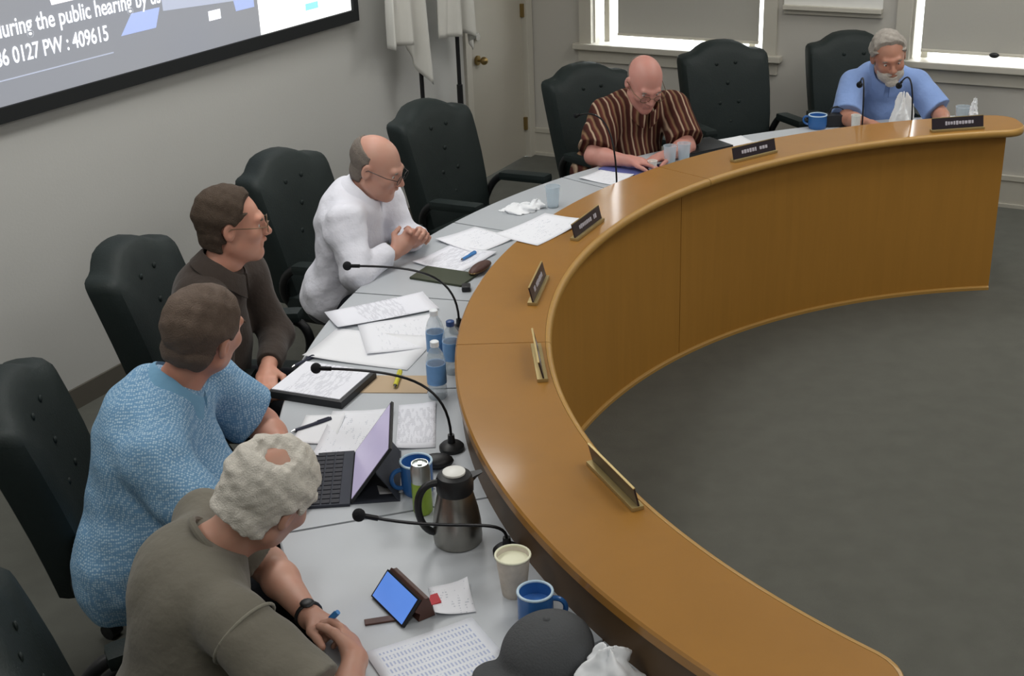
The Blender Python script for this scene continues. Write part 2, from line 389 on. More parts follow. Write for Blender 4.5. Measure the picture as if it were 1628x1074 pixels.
sb('border', S0, S0 + bd, -.02, .03, ZB - .02 + bd, ZT - bd, M['frame']); sb('border', S1 - .045, S1, -.02, .03, ZB - .02 + bd, ZT - bd, M['frame'])
sf = sb('projected_image', S0 + .05, S1 - .04, -.01, .012, ZB + .03, ZT - .05, M['scr'])
sb('bright_panel', 5.17, S1 - .046, .012, .0135, ZB + .043, 1.86, M['s_white'], sf)
sb('button_mark', 5.55, 5.66, .0135, .0145, 1.475, 1.51, M['s_cyan'], sf)
sb('caption_mark', 4.80, 4.885, .012, .0135, 1.545, 1.59, M['s_text'], sf)
def slide_poly(name, pts, mt):
    vs = [SP(s, .0125, z) for s, z in pts] + [SP(s, .0135, z) for s, z in pts]; n = len(pts)
    return MB().add(vs, [tuple(range(n)), tuple(range(2 * n - 1, n - 1, -1))] + [(i, (i + 1) % n, n + (i + 1) % n, n + i) for i in range(n)]).build(name, mt, sf)
slide_poly('blue_patch', [(4.22, 1.575), (4.44, 1.575), (4.48, 1.66), (4.30, 1.66)], M['s_blue'])
slide_poly('blue_patch', [(4.50, 1.64), (5.16, 1.60), (5.16, 1.80), (4.50, 1.80)], M['s_grey'])
slide_poly('blue_patch', [(5.0, 1.56), (5.14, 1.56), (5.14, 1.70), (4.97, 1.70)], M['s_blue'])
slide_poly('bright_strip', [(3.86, 1.765), (4.35, 1.775), (4.35, 1.86), (3.84, 1.86)], M['s_cream'])
TM = RS @ mat3(DL, ZV, -NL)
text_obj('slide_text', 'during the public hearing by us', .098, M['s_text'], SP(3.545, .0150, 1.71), TM @ Matrix.Diagonal((.78, 1, 1)), sf, .0004, 'LEFT', bold=.0012)
text_obj('slide_text', '86 0127 PW : 409615', .092, M['s_text'], SP(3.525, .0150, 1.60), TM @ Matrix.Diagonal((.76, 1, 1)), sf, .0004, 'LEFT', bold=.0012)
sb('underline', 3.5, 4.16, .0125, .0138, 1.512, 1.517, M['s_grey'], sf)
tag(scr, 'projection screen with black border showing a grey slide with white lettering', 'screen')
# ceiling light fittings (above the frame; those near the back wall and flags are added fill)
for lo, (s, t) in zip(LIGHTS, LIGHT_SPOTS):
    r_ = empty('ceiling_light', RW(s, t, CEIL)); r_.rotation_euler = (0, 0, -TH + PI / 2)
    fr = MB()
    for c, d in (((.6, 0, -.015), (.03, .63, .03)), ((-.6, 0, -.015), (.03, .63, .03)), ((0, .3, -.015), (1.17, .03, .03)), ((0, -.3, -.015), (1.17, .03, .03))): fr.box(c, d)
    fr.build('light_frame', M['white'], r_)
    MB().box((0, 0, -.008), (1.17, .57, .012)).build('diffuser', M['white'], r_)
    lo.parent = r_; lo.location = (0, 0, -.03); lo.rotation_euler = (0, 0, 0)
    tag(r_, 'unseen recessed rectangular ceiling light above the council chamber', 'ceiling light', 'ceiling lights')

# ------------------------------------------------------------------ curved dais
RF, RBK, RP, RD = 2.369, 2.686, 2.462, 3.257
A0, A1 = 87.8, 225.0
LSEAM = [A0, 131.7, 178.6, A1]
dais = empty('council_dais', PO(2.6, 150, 0)); DOFF = Matrix.Translation(-dais.location)
def dpart(name, mb, mt, smooth=True): return mb.xf(DOFF).build(name, mt, dais, smooth)
def ledge_prof(a):
    rc = .11; r0, r1 = RF, RBK
    e = min(a - A0, A1 - a) * PI / 180 * 2.5
    if e < rc:
        k = rc - math.sqrt(max(0, rc * rc - (rc - e) ** 2)); r0 += k; r1 -= k
    return r0, r1
TK = .036
def lp(a):
    r0, r1 = ledge_prof(a); z1, z0 = HL, HL - TK
    return [(r0 + .022, z1), (r1 - .006, z1), (r1, z1 - .006), (r1, z0 + .006), (r1 - .006, z0), (r0 + .022, z0)]
def lip(a):
    r0, r1 = ledge_prof(a); z1, z0 = HL, HL - TK
    return [(r0 + .021, z1 + .0006), (r0 + .010, z1 - .001), (r0 + .003, z1 - .008), (r0, z1 - .018), (r0 + .003, z1 - .028), (r0 + .010, z0 + .001), (r0 + .021, z0)]
def end_angles(a, b):
    out = frange(a, b, 1.0)
    if abs(a - A0) < .01: out = [A0 + d for d in (0, .05, .15, .35, .6, .95, 1.4, 1.9, 2.5)] + [x for x in out if x > A0 + 2.6]
    if abs(b - A1) < .01: out = [x for x in out if x < A1 - 2.6] + [A1 - d for d in (2.5, 1.9, 1.4, .95, .6, .35, .15, .05, 0)]
    return out
for a, b in zip(LSEAM[:-1], LSEAM[1:]):
    a_ = a + (.04 if a > A0 else 0); b_ = b - (.04 if b < A1 else 0)
    dpart('ledge_top', sweep(end_angles(a_ if a > A0 else A0, b_ if b < A1 else A1), lp), M['oak'])
    dpart('edge_moulding', sweep(end_angles(a_ if a > A0 else A0, b_ if b < A1 else A1), lip), M['oake'])
PS = [90.0, 133.9, 178.7, 223.5]
for a, b in zip(PS[:-1], PS[1:]):
    dpart('front_panel', sweep(frange(a + .045, b - .045, 1.0), lambda x: [(RP, 0.012), (RP, HL - TK), (RP + .02, HL - TK), (RP + .02, 0.012)]), M['oakp'])
dpart('panel_backing', sweep(frange(A0 + 2.5, A1 - 1.8, 1.0), lambda x: [(RP + .012, 0.012), (RP + .012, HL - TK - .002), (RP + .04, HL - TK - .002), (RP + .04, 0.012)]), M['riser'])
dpart('base_trim', sweep(frange(A0 + 2.0, A1 - 1.4, 1.0), lambda x: [(RP - .012, 0), (RP - .012, .014), (RP - .004, .02), (RP + .05, .02), (RP + .05, 0)]), M['oake'])
for a in (PS[0], PS[-1]):
    dpart('end_panel', sweep([a - .25, a + .25], lambda x: [(RP, 0.012), (RP, HL - TK), (2.66, HL - TK), (2.66, 0.012)]), M['oakp'])
dpart('riser_panel', sweep(frange(A0 + 2.5, A1 - 1.8, 1.0), lambda x: [(2.652, HD - .1), (2.652, HL - TK - .001), (2.672, HL - TK - .001), (2.672, HD - .1)]), M['riser'])
WS = [89.5, 101.8, 117.4, 132.9, 147.4, 163.2, 179.1, 194.5, 210.0, 223.6]
for a, b in zip(WS[:-1], WS[1:]):
    dpart('worktop', sweep(frange(a + .085, b - .085, 1.0), lambda x: [(2.66, HD - .03), (2.66, HD), (RD - .004, HD), (RD, HD - .004), (RD, HD - .03)]), M['desk'])
dpart('worktop_substrate', sweep(frange(WS[0], WS[-1], 1.0), lambda x: [(2.62, HD - .045), (2.62, HD - .031), (RD - .01, HD - .031), (RD - .01, HD - .045)]), M['deskedge'])
for a in WS[1:-1]:
    dpart('support_panel', sweep([a - .3, a + .3], lambda x: [(2.5, 0), (2.5, HD - .05), (3.05, HD - .05), (3.0, .08), (3.0, 0)]), M['oakp'], False)
tag(dais, 'long curved honey-oak council dais with pale worktop behind a raised ledge', 'desk')

# ------------------------------------------------------------------ executive chairs
def back_outline():
    """half outline (x >= 0) of the camel-topped back, bottom to top, z from seat"""
    pts = [(.235, .0), (.25, .08), (.262, .2), (.27, .33), (.274, .45), (.274, .525), (.270, .548), (.258, .562), (.235, .568), (.205, .570), (.175, .577), (.14, .598), (.10, .616), (.05, .624), (0, .626)]
    return pts
def make_chair():
    r_ = empty('executive_chair', (0, 0, 0))
    pts = back_outline(); out = [(x, z) for x, z in pts] + [(-x, z) for x, z in reversed(pts[:-1])]
    # padded back: inset rings on both faces, reclined
    n = len(out); zc = .30
    rings = [(1.0, -.045), (1.0, .005), (.985, .03), (.94, .05), (.80, .062), (.5, .068), (.2, .066)]
    backr = [(.985, -.058), (.9, -.066), (.5, -.07)]
    vs = []; fs = []
    seqs = [(k, d) for k, d in reversed(backr)] + rings
    for k, d in seqs:
        for x, z in out:
            zz = zc + (z - zc) * k; xx = x * k; y = d + .035 * (abs(xx) / .26) ** 2 * (1 if d > -.05 else .6)
            vs.append(Vector((xx, y - .16 * (zz / .63) ** 1.3, zz + .44)))
    L = len(seqs)
    for i in range(L - 1):
        for k in range(n): fs.append((i * n + k, i * n + (k + 1) % n, (i + 1) * n + (k + 1) % n, (i + 1) * n + k))
    fs.append(tuple(range(n))); fs.append(tuple((L - 1) * n + k for k in range(n - 1, -1, -1)))
    bk = MB().add([v + Vector((0, -.24, 0)) for v in vs], fs).build('backrest', M['leather'], r_, True)
    autosmooth(bk, 60)
    def fy(z): return -.24 + .064 - .16 * ((z - .44) / .63) ** 1.3
    for row, z in enumerate((.62, .73, .84, .95)):
        xs = (-.12, 0, .12) if row % 2 == 0 else (-.06, .06)
        for x in xs: MB().ball((x, fy(z) + .004, z), (.012, .006, .012), 10, 6).build('tuft_button', M['leather'], bk, True)
    seat = MB().box((0, .03, .435), (.52, .50, .11), None, .05).build('seat', M['leather'], r_, True)
    MB().box((0, .02, .37), (.44, .42, .03), None, .01).build('seat_pan', M['black'], r_)
    for s in (-1, 1):
        x = s * .285
        MB().box((x, .03, .655), (.075, .30, .045), Matrix.Rotation(math.radians(4), 3, 'X'), .02).build('armrest', M['leather'], r_, True)
        MB().tube(bez((x, .15, .64), (x, .25, .60), (x, .2, .42), (s * .22, .1, .385), 12) + bez((s * .22, .05, .383), (s * .21, -.05, .383), (s * .2, -.15, .385), (s * .2, -.2, .4), 6) + bez((s * .2, -.21, .41), (x, -.24, .5), (x, -.2, .62), (x, -.1, .645), 12), .019, 10).build('arm_frame', M['black'], r_, True)
    MB().tube([(0, 0, .08), (0, 0, .36)], [.03, .025], 14).build('gas_column', M['blackm'], r_, True)
    for k in range(5):
        a = 2 * PI * k / 5 + .3; d = Vector((math.cos(a), math.sin(a), 0))
        lg = MB().tube([Vector((0, 0, .11)), d * .16 + ZV * .10, d * .31 + ZV * .075], [.028, .022, .017], 10).build('base_leg', M['black'], r_, True)
        c = d * .31; side = Vector((-d.y, d.x, 0))
        MB().tube([c - side * .024 + ZV * .028, c + side * .024 + ZV * .028], .028, 14).tube([c + ZV * .03, c + ZV * .075], .008, 8).build('caster', M['black'], lg, True)
    return r_
CHAIRS = [ # angle, radius of chair centre, extra turn, label
 (186.2, 3.62, 2, 'dark green high-back chair with the man in the blue patterned polo'),
 (169.9, 3.60, 1, 'dark green high-back chair with the man in the dark brown shirt'),
 (152.4, 3.60, 0, 'dark green high-back chair with the bald man in the white shirt'),
 (136.6, 3.57, 6, 'empty dark green high-back chair in front of the flags, between white and striped shirts'),
 (120.8, 3.60, 0, 'dark green high-back chair with the man in the striped shirt'),
 (107.2, 3.70, -3, 'empty dark green tufted chair under the left window, between striped and light blue shirts'),
 (95.8, 3.66, -4, 'dark green high-back chair with the bearded man, farthest seat of the dais'),
 (203.5, 3.60, 0, 'shadowed dark chair at bottom left corner with the man in the grey t-shirt')]
proto = make_chair()
for i, (a, r0, tw, lab) in enumerate(CHAIRS):
    c = proto if i == 0 else copy_tree(proto)
    c.location = PO(r0, a, 0); c.rotation_euler = (0, 0, math.radians(a + 90 + tw))
    tag(c, lab, 'chair', 'high-back council chairs')
# ------------------------------------------------------------------ people: implicit surfaces meshed with surface nets
class Field:
    def __init__(s, lo, hi, h):
        s.h = h; s.lo = np.array(lo, float); s.n = np.ceil((np.array(hi) - s.lo) / h).astype(int) + 1
        s.F = np.full(s.n, 1.0, np.float32)
        s.ax = [(s.lo[i] + h * np.arange(s.n[i])).astype(np.float32) for i in range(3)]
    def sl(s, lo, hi):
        a = np.maximum(0, np.floor((np.array(lo) - s.lo) / s.h).astype(int)); b = np.minimum(s.n, np.ceil((np.array(hi) - s.lo) / s.h).astype(int) + 1)
        if (b <= a).any(): return None, None
        S = tuple(slice(a[i], b[i]) for i in range(3))
        return S, (s.ax[0][S[0]][:, None, None], s.ax[1][S[1]][None, :, None], s.ax[2][S[2]][None, None, :])
    def comb(s, S, d, k, sub=False):
        f = s.F[S]
        if sub:
            hh = np.clip(.5 - .5 * (f + d) / k, 0, 1); s.F[S] = f * (1 - hh) - d * hh + k * hh * (1 - hh)
        else:
            hh = np.clip(.5 + .5 * (f - d) / k, 0, 1); s.F[S] = f * (1 - hh) + d * hh - k * hh * (1 - hh)
    def cone(s, a, b, ra, rb, k=.02, sub=False, flat=False):
        a = np.array(a, float); b = np.array(b, float); R = max(ra, rb) + k + .012
        S, P = s.sl(np.minimum(a, b) - R, np.maximum(a, b) + R)
        if S is None: return
        ab = b - a; L2 = ab @ ab + 1e-9
        t = ((P[0] - a[0]) * ab[0] + (P[1] - a[1]) * ab[1] + (P[2] - a[2]) * ab[2]) / L2
        tc = np.clip(t, 0, 1)
        d = np.sqrt((P[0] - a[0] - tc * ab[0])**2 + (P[1] - a[1] - tc * ab[1])**2 + (P[2] - a[2] - tc * ab[2])**2) - (ra + (rb - ra) * tc)
        if flat: d = np.maximum(d, (t - 1) * math.sqrt(L2))
        s.comb(S, d.astype(np.float32), k, sub)
    def ell(s, c, r, A=None, k=.02, sub=False):
        c = np.array(c, float); r = np.array(r, float); R = r.max() + k + .012
        S, P = s.sl(c - R, c + R)
        if S is None: return
        q = [P[i] - c[i] for i in range(3)]
        if A is not None: q = [A[0, j] * q[0] + A[1, j] * q[1] + A[2, j] * q[2] for j in range(3)]
        k0 = np.sqrt((q[0] / r[0])**2 + (q[1] / r[1])**2 + (q[2] / r[2])**2)
        k1 = np.sqrt((q[0] / r[0]**2)**2 + (q[1] / r[1]**2)**2 + (q[2] / r[2]**2)**2) + 1e-6
        s.comb(S, (k0 * (k0 - 1) / k1).astype(np.float32) + 0 * (q[0] + q[1] + q[2]), k, sub)
    def mesh(s):
        F = s.F; h = s.h; I = F < 0
        c = I[:-1, :-1, :-1].astype(np.int8)
        tot = sum(I[i:I.shape[0] - 1 + i, j:I.shape[1] - 1 + j, k:I.shape[2] - 1 + k].astype(np.int8) for i in (0, 1) for j in (0, 1) for k in (0, 1))
        act = (tot > 0) & (tot < 8); idx = np.argwhere(act); vid = np.full(act.shape, -1, np.int32); vid[act] = np.arange(len(idx))
        i0, j0, k0 = idx.T; acc = np.zeros((len(idx), 3)); cnt = np.zeros(len(idx))
        corners = [(i, j, k) for i in (0, 1) for j in (0, 1) for k in (0, 1)]
        val = {q: F[i0 + q[0], j0 + q[1], k0 + q[2]].astype(float) for q in corners}
        for p in corners:
            for ax in range(3):
                if p[ax] == 0:
                    q = list(p); q[ax] = 1; q = tuple(q); a = val[p]; b = val[q]; x = (a < 0) != (b < 0)
                    t = np.where(x, a / np.where(x, a - b, 1), 0); pos = np.tile(np.array(p, float), (len(idx), 1)); pos[:, ax] = t
                    acc[x] += pos[x]; cnt[x] += 1
        V = s.lo + h * (idx + acc / cnt[:, None]); Q = []
        n = F.shape
        for ax in range(3):
            u, v = [(1, 2), (2, 0), (0, 1)][ax]
            sa = [slice(None)] * 3; sb_ = [slice(None)] * 3; sa[ax] = slice(0, n[ax] - 1); sb_[ax] = slice(1, n[ax])
            A_ = I[tuple(sa)]; B_ = I[tuple(sb_)]; x = A_ != B_
            e = np.argwhere(x); e = e[(e[:, u] > 0) & (e[:, v] > 0) & (e[:, u] < n[u] - 1) & (e[:, v] < n[v] - 1)]
            if not len(e): continue
            def g(du, dv):
                w_ = e.copy(); w_[:, u] += du; w_[:, v] += dv; return vid[w_[:, 0], w_[:, 1], w_[:, 2]]
            quad = np.stack([g(-1, -1), g(0, -1), g(0, 0), g(-1, 0)], 1); ins = A_[e[:, 0], e[:, 1], e[:, 2]]
            quad[~ins] = quad[~ins][:, ::-1]; Q.append(quad)
        return V, np.concatenate(Q)
def np_mesh(name, V, Q, material, parent=None, base=(0, 0, 0)):
    me = bpy.data.meshes.new(name); V = (V - np.array(base)).astype(np.float32)
    me.vertices.add(len(V)); me.vertices.foreach_set('co', V.ravel()); me.loops.add(Q.size); me.loops.foreach_set('vertex_index', Q.astype(np.int32).ravel())
    me.polygons.add(len(Q)); me.polygons.foreach_set('loop_start', np.arange(0, Q.size, 4, dtype=np.int32)); me.polygons.foreach_set('loop_total', np.full(len(Q), 4, np.int32))
    me.polygons.foreach_set('use_smooth', np.ones(len(Q), bool)); me.materials.append(material); me.update(calc_edges=True); me.validate()
    return link(bpy.data.objects.new(name, me), parent)
A3 = lambda *a: np.array(a, float)
def nrm(v): v = np.array(v, float); return v / np.linalg.norm(v)
def noise3(P, f, seed, octs=2):
    r_ = np.random.RandomState(seed); out = 0; amp = 1.0
    for o in range(octs):
        for _ in range(4):
            k = r_.normal(size=3); k *= f * (2 ** o) / np.linalg.norm(k); out = out + amp * np.sin(k[0] * P[0] + k[1] * P[1] + k[2] * P[2] + r_.uniform(0, 6.28)) * .5
        amp *= .5
    return out
M['eye'] = mat('eye_white', (215, 210, 205), 0.2)
M['iris'] = mat('iris', (50, 40, 35), 0.2)
M['lens'] = mat('spectacle_lens', (235, 240, 240), 0.05, trans=1.0, ior=1.05)
def skin(name, rgb):
    m_, n, l, b = newmat(name); c = [v * .84 for v in lin(rgb)]; tc = n.new('ShaderNodeTexCoord'); nz = n.new('ShaderNodeTexNoise'); nz.inputs['Scale'].default_value = 18; nz.inputs['Detail'].default_value = 3
    l.new(tc.outputs['Object'], nz.inputs['Vector']); mx = n.new('ShaderNodeMix'); mx.data_type = 'RGBA'
    mx.inputs['A'].default_value = (c[0] * 1.02, c[1] * .84, c[2] * .8, 1); mx.inputs['B'].default_value = (c[0], c[1] * 1.1, c[2] * 1.08, 1)
    l.new(nz.outputs['Fac'], mx.inputs['Factor']); l.new(mx.outputs['Result'], b.inputs['Base Color']); b.inputs['Roughness'].default_value = .5
    b.inputs['Subsurface Weight'].default_value = 0.08; b.inputs['Subsurface Radius'].default_value = (.012, .005, .003)
    return m_
def hairmat(name, rgb, var=.35, sc=70): return mat(name, rgb, .75, var=var, scale=sc, bump=.5, bscale=260, spec=.25)
def cloth(name, rgb, var=.1, bump=.35): return mat(name, rgb, .9, var=var, scale=12, bump=bump, bscale=34, spec=.12, sheen=.15)
def cloth_pattern(name, kind, ax, cols, freq):
    m_, n, l, b = newmat(name); b.inputs['Roughness'].default_value = .9; b.inputs['Specular IOR Level'].default_value = .12
    tc = n.new('ShaderNodeTexCoord')
    if kind == 'stripe':
        dp = n.new('ShaderNodeVectorMath'); dp.operation = 'DOT_PRODUCT'; dp.inputs[1].default_value = tuple(ax)
        l.new(tc.outputs['Object'], dp.inputs[0]); nz = n.new('ShaderNodeTexNoise'); nz.inputs['Scale'].default_value = 7; l.new(tc.outputs['Object'], nz.inputs['Vector'])
        ma = n.new('ShaderNodeMath'); ma.operation = 'MULTIPLY_ADD'; ma.inputs[1].default_value = .03; l.new(nz.outputs['Fac'], ma.inputs[0]); l.new(dp.outputs['Value'], ma.inputs[2])
        mu = n.new('ShaderNodeMath'); mu.operation = 'MULTIPLY'; mu.inputs[1].default_value = freq; l.new(ma.outputs['Value'], mu.inputs[0])
        fr = n.new('ShaderNodeMath'); fr.operation = 'FRACT'; l.new(mu.outputs['Value'], fr.inputs[0])
        cr = n.new('ShaderNodeValToRGB'); cr.color_ramp.interpolation = 'LINEAR'
        els = cr.color_ramp.elements
        while len(els) < len(cols): els.new(0.5)
        for e, (p, c) in zip(els, cols): e.position = p; e.color = (*lin(c), 1)
        l.new(fr.outputs['Value'], cr.inputs['Fac']); l.new(cr.outputs['Color'], b.inputs['Base Color'])
    else:
        vo = n.new('ShaderNodeTexVoronoi'); vo.inputs['Scale'].default_value = freq; vo.inputs['Randomness'].default_value = .4
        l.new(tc.outputs['Object'], vo.inputs['Vector'])
        cr = n.new('ShaderNodeValToRGB'); cr.color_ramp.elements[0].position = .28; cr.color_ramp.elements[0].color = (*lin(cols[0]), 1); cr.color_ramp.elements[1].position = .5; cr.color_ramp.elements[1].color = (*lin(cols[1]), 1)
        l.new(vo.outputs['Distance'], cr.inputs['Fac']); l.new(cr.outputs['Color'], b.inputs['Base Color'])
    nb = n.new('ShaderNodeTexNoise'); nb.inputs['Scale'].default_value = 34; l.new(tc.outputs['Object'], nb.inputs['Vector']); bp = n.new('ShaderNodeBump'); bp.inputs['Strength'].default_value = .3; bp.inputs['Distance'].default_value = .01
    l.new(nb.outputs['Fac'], bp.inputs['Height']); l.new(bp.outputs['Normal'], b.inputs['Normal'])
    return m_
M['trouser'] = cloth('dark_trousers', (38, 40, 46))
M['shoe'] = mat('black_shoe', (26, 24, 24), .4)

def hand(f, wr, d, nrm_, side, curl, sc=1.0, spread=.06, thumb=.7):
    """wrist, finger direction, palm-outward normal (back of the hand is -n), side +1 when the thumb lies on d x n"""
    d = nrm(d); nn = nrm(np.array(nrm_) - d * (np.array(nrm_) @ d)); s = np.cross(d, nn) * side
    A_ = np.stack([s, d, nn], 1)
    pc = np.array(wr) + d * .05 * sc
    f.ell(pc, A3(.040, .052, .0165) * sc, A_, .012); f.cone(wr, pc, .026 * sc, .024 * sc, .02)
    for i, (off, ln) in enumerate(((.029, .072), (.010, .080), (-.009, .075), (-.027, .058))):
        p = pc + d * (.040 - .004 * abs(i - 1)) * sc + s * off * sc; ang = 0.0; rad = (.0098, .0100, .0096, .0085)[i] * sc
        for j, (fr, c) in enumerate(((.46, .45), (.30, .8), (.24, .6))):
            ang += c * curl * (1 + .07 * i); dirv = d * math.cos(ang) + nn * math.sin(ang) + s * off * spread * 8
            q = p + nrm(dirv) * ln * fr * sc; f.cone(p, q, rad, rad * .93, .003 if j else .010); p = q; rad *= .93
    p = np.array(wr) + d * .022 * sc + s * .022 * sc; dv = nrm(d * .62 + s * .72 + nn * .25 * curl)
    q = p + dv * .045 * sc; f.cone(p, q, .0155 * sc, .0115 * sc, .012); dv2 = nrm(d * (.9) + s * (.35 - .5 * thumb * curl) + nn * .5 * curl)
    q2 = q + dv2 * .03 * sc; f.cone(q, q2, .0112 * sc, .0102 * sc, .004); f.cone(q2, q2 + nrm(dv2 + nn * .25 * curl) * .024 * sc, .0102 * sc, .0085 * sc, .004)

def head_frame(fwd, roll=0.0):
    f = nrm(fwd); r_ = nrm(np.cross(f, A3(0, 0, 1))); u = np.cross(r_, f)
    c, s = math.cos(roll), math.sin(roll); r2 = r_ * c + u * s; u2 = -r_ * s + u * c
    return np.stack([r2, f, u2], 1)
def person(spec):
    g = spec.get; C = np.array(g('head'), float); H = head_frame(g('look'), math.radians(g('roll', 0))); hs = g('hs', 1.04)
    def L(x, y, z): return C + H @ (A3(x, y, z) * hs)
    hip, c7 = A3(*g('hip')), A3(*g('c7')); sR, sL = A3(*g('shR')), A3(*g('shL'))
    T = nrm(c7 - hip); RT = nrm(sR - sL); RT = nrm(RT - T * (RT @ T)); FW = np.cross(T, RT); FW = -FW if FW @ (A3(C0.x, C0.y, 0) - hip) < 0 else FW
    TA = np.stack([RT, FW, T], 1); bulk = g('bulk', 1.0); belly = g('belly', 0.0); TL = np.linalg.norm(c7 - hip)
    arms = {'R': [A3(*g('shR')), A3(*g('elR')), A3(*g('wrR'))], 'L': [A3(*g('shL')), A3(*g('elL')), A3(*g('wrL'))]}
    pts = np.array([C, hip, c7] + arms['R'] + arms['L'] + [L(0, .1, 0), L(0, -.12, 0), L(0, 0, .14), L(0, 0, -.15)])
    pts = np.concatenate([pts, [arms[k][2] + nrm(g('hand' + k)[0]) * .17 for k in 'RL']])
    lo, hi = pts.min(0) - .13, pts.max(0) + .13; lo[2] = max(lo[2], hip[2] - .03)
    base = A3(hip[0], hip[1], 0.0)
    f = Field(lo, hi, g('h', .0045))
    # torso core (under the clothes), neck, arms
    f.ell(hip + T * .05, A3(.14, .10, .14) * bulk, TA, .03); f.ell(hip + T * TL * .55, A3(.145, .095, .2) * bulk, TA, .05)
    for k in 'RL':
        sh, el, wr = arms[k]; f.cone(c7 - T * .10, sh - T * .01, .045, .043, .03); f.cone(sh, el, .048 * bulk, .040 * bulk, .03)
        mid = el + (wr - el) * .3; f.cone(el, mid, .040 * bulk, .041 * bulk, .02); f.cone(mid, wr, .041 * bulk, .026, .02)
        hd = g('hand' + k); hand(f, wr, hd[0], hd[1], hd[2], hd[3], g('hand_scale', 1.0))
    f.cone(c7 - T * .06 + FW * .03, c7 + T * .015 + FW * .022, .052, .050, .02); f.cone(c7 + FW * .022, L(0, -.025, -.06), .052, .052, .02); f.cone(c7 - T * .04 + FW * .035, L(0, .010, -.085), .04, .045, .03)
    # head
    EH = lambda c, r_, k=.02, sub=False, A_=H: f.ell(L(*c), A3(*r_) * hs, A_, k * hs, sub)
    CH = lambda a, b, ra, rb, k=.02, sub=False: f.cone(L(*a), L(*b), ra * hs, rb * hs, k * hs, sub)
    EH((0, -.017, .032), (.076, .096, .084), .02); EH((0, .035, -.03), (.061, .058, .082), .035)
    CH((-.048, .0, -.058), (-.012, .066, -.094), .021, .018, .03); CH((.048, .0, -.058), (.012, .066, -.094), .021, .018, .03); EH((0, .073, -.098), (.02, .016, .016), .02)
    CH((-.036, .080, .024), (-.008, .088, .020), .010, .009, .016); CH((.036, .080, .024), (.008, .088, .020), .010, .009, .016)
    EH((-.040, .064, -.022), (.02, .02, .018), .02); EH((.040, .064, -.022), (.02, .02, .018), .02)
    EH((-.031, .098, .003), (.017, .014, .011), .012, True); EH((.031, .098, .003), (.017, .014, .011), .012, True)
    CH((0, .086, .012), (0, .110, -.026), .008, .0125, .012); EH((-.012, .101, -.030), (.009, .010, .008), .006); EH((.012, .101, -.030), (.009, .010, .008), .006)
    CH((-.019, .086, -.055), (0, .096, -.0525), .0055, .007, .008); CH((.019, .086, -.055), (0, .096, -.0525), .0055, .007, .008); CH((-.016, .086, -.0665), (.016, .086, -.0665), .007, .007, .009)
    CH((-.02, .095, -.0605), (.02, .095, -.0605), .0022, .0022, .004, True)
    for sg in (-1, 1):
        EA = H @ np.array(Matrix.Rotation(math.radians(12 * sg), 3, 'Z')); f.ell(L(.079 * sg, -.012, -.002), A3(.010, .019, .031) * hs, EA, .006); f.ell(L(.089 * sg, -.008, .002), A3(.007, .010, .017) * hs, EA, .006, True)
    V, Q = f.mesh(); body = np_mesh('person', V, Q, g('skin'), None, base); body.location = base
    tag(body, g('label'), 'person', 'people seated at the dais')
    for sg in (-1, 1):
        e = MB().ball(Vector(L(.031 * sg, .0715, .002) - base), .0125 * hs, 12, 8).build('eye', M['eye'], body, True)
        MB().ball(Vector(L(.031 * sg, .0795, .001) - base), .0055 * hs, 8, 6).build('iris', M['iris'], e, True)
    # shirt
    pad = .012; kx = g('shirt_extra', 0.0)
    f2 = Field(lo - .03, hi + .03, .006)
    f2.ell(hip + T * .03, A3(.19, .135, .15) * bulk + kx, TA, .05); f2.ell(hip + T * TL * .36 + FW * (.03 + belly), A3(.178, .125 + belly, .17) * bulk + kx, TA, .07)
    f2.ell(hip + T * TL * .66 + FW * .005, A3(.178, .118, .17) * bulk + kx, TA, .07)
    f2.ell(hip + T * TL * .80 - FW * .045, A3(.15, .075, .12) * bulk, TA, .06)
    ends = {}
    for k in 'RL':
        sh, el, wr = arms[k]; f2.cone(c7 - T * .045, sh, .052 + pad, .055 * bulk + pad, .06)
        fr = g('sleeve', .62); sr = g('sleeve_r', .0) + pad
        if fr <= 1:
            e = sh + (el - sh) * fr; f2.cone(sh, e, .054 * bulk + sr * .7, .056 * bulk + sr, .03, flat=True); ends[k] = (sh, e)
        else:
            f2.cone(sh, el, .053 * bulk + sr, .044 * bulk + sr, .03); e = el + (wr - el) * (fr - 1); f2.cone(el, e, .045 * bulk + sr, .031 * bulk + sr * .8, .025, flat=True); ends[k] = (el, e)
    NC = c7 + FW * .035; f2.cone(NC - T * .08, NC + T * .010, .088, .072, .035, flat=True)
    X = (f2.ax[0][:, None, None], f2.ax[1][None, :, None], f2.ax[2][None, None, :])
    near = np.abs(f2.F) < .04; near_any = g('folds', .003)
    f2.F += (near_any * noise3(X, 34, g('seed', 1)) * near).astype(np.float32)
    V, Q = f2.mesh(); shirt = np_mesh('shirt', V, Q, g('cloth'), body, base); shirt['label'] = g('shirt_label')
    if g('seam'):
        for k in 'RL':
            sh, el, wr = arms[k]; dd = nrm(el - sh); p0 = sh + dd * .035; e1 = nrm(np.cross(dd, T)); e2 = np.cross(dd, e1); rr_ = .054 * bulk + (g('sleeve_r', .0) + pad) * .75 + .005
            MB().tube([Vector(p0 - base + (e1 * math.cos(2 * PI * i / 28) + e2 * math.sin(2 * PI * i / 28)) * rr_) for i in range(29)], .004, 8, False).build('sleeve_seam', g('seam'), shirt, True)
    # collar
    nd = nrm(L(0, -.01, -.07) - c7); nd = nrm(nd * .5 + T * .8 + FW * .1); cr_ = nrm(RT - nd * (RT @ nd)); cf = np.cross(nd, cr_); cf = cf if cf @ FW > 0 else -cf
    cc = c7 + T * .006 + FW * .036
    kind = g('collar', 'crew'); vs = []; fs = []; N = 40
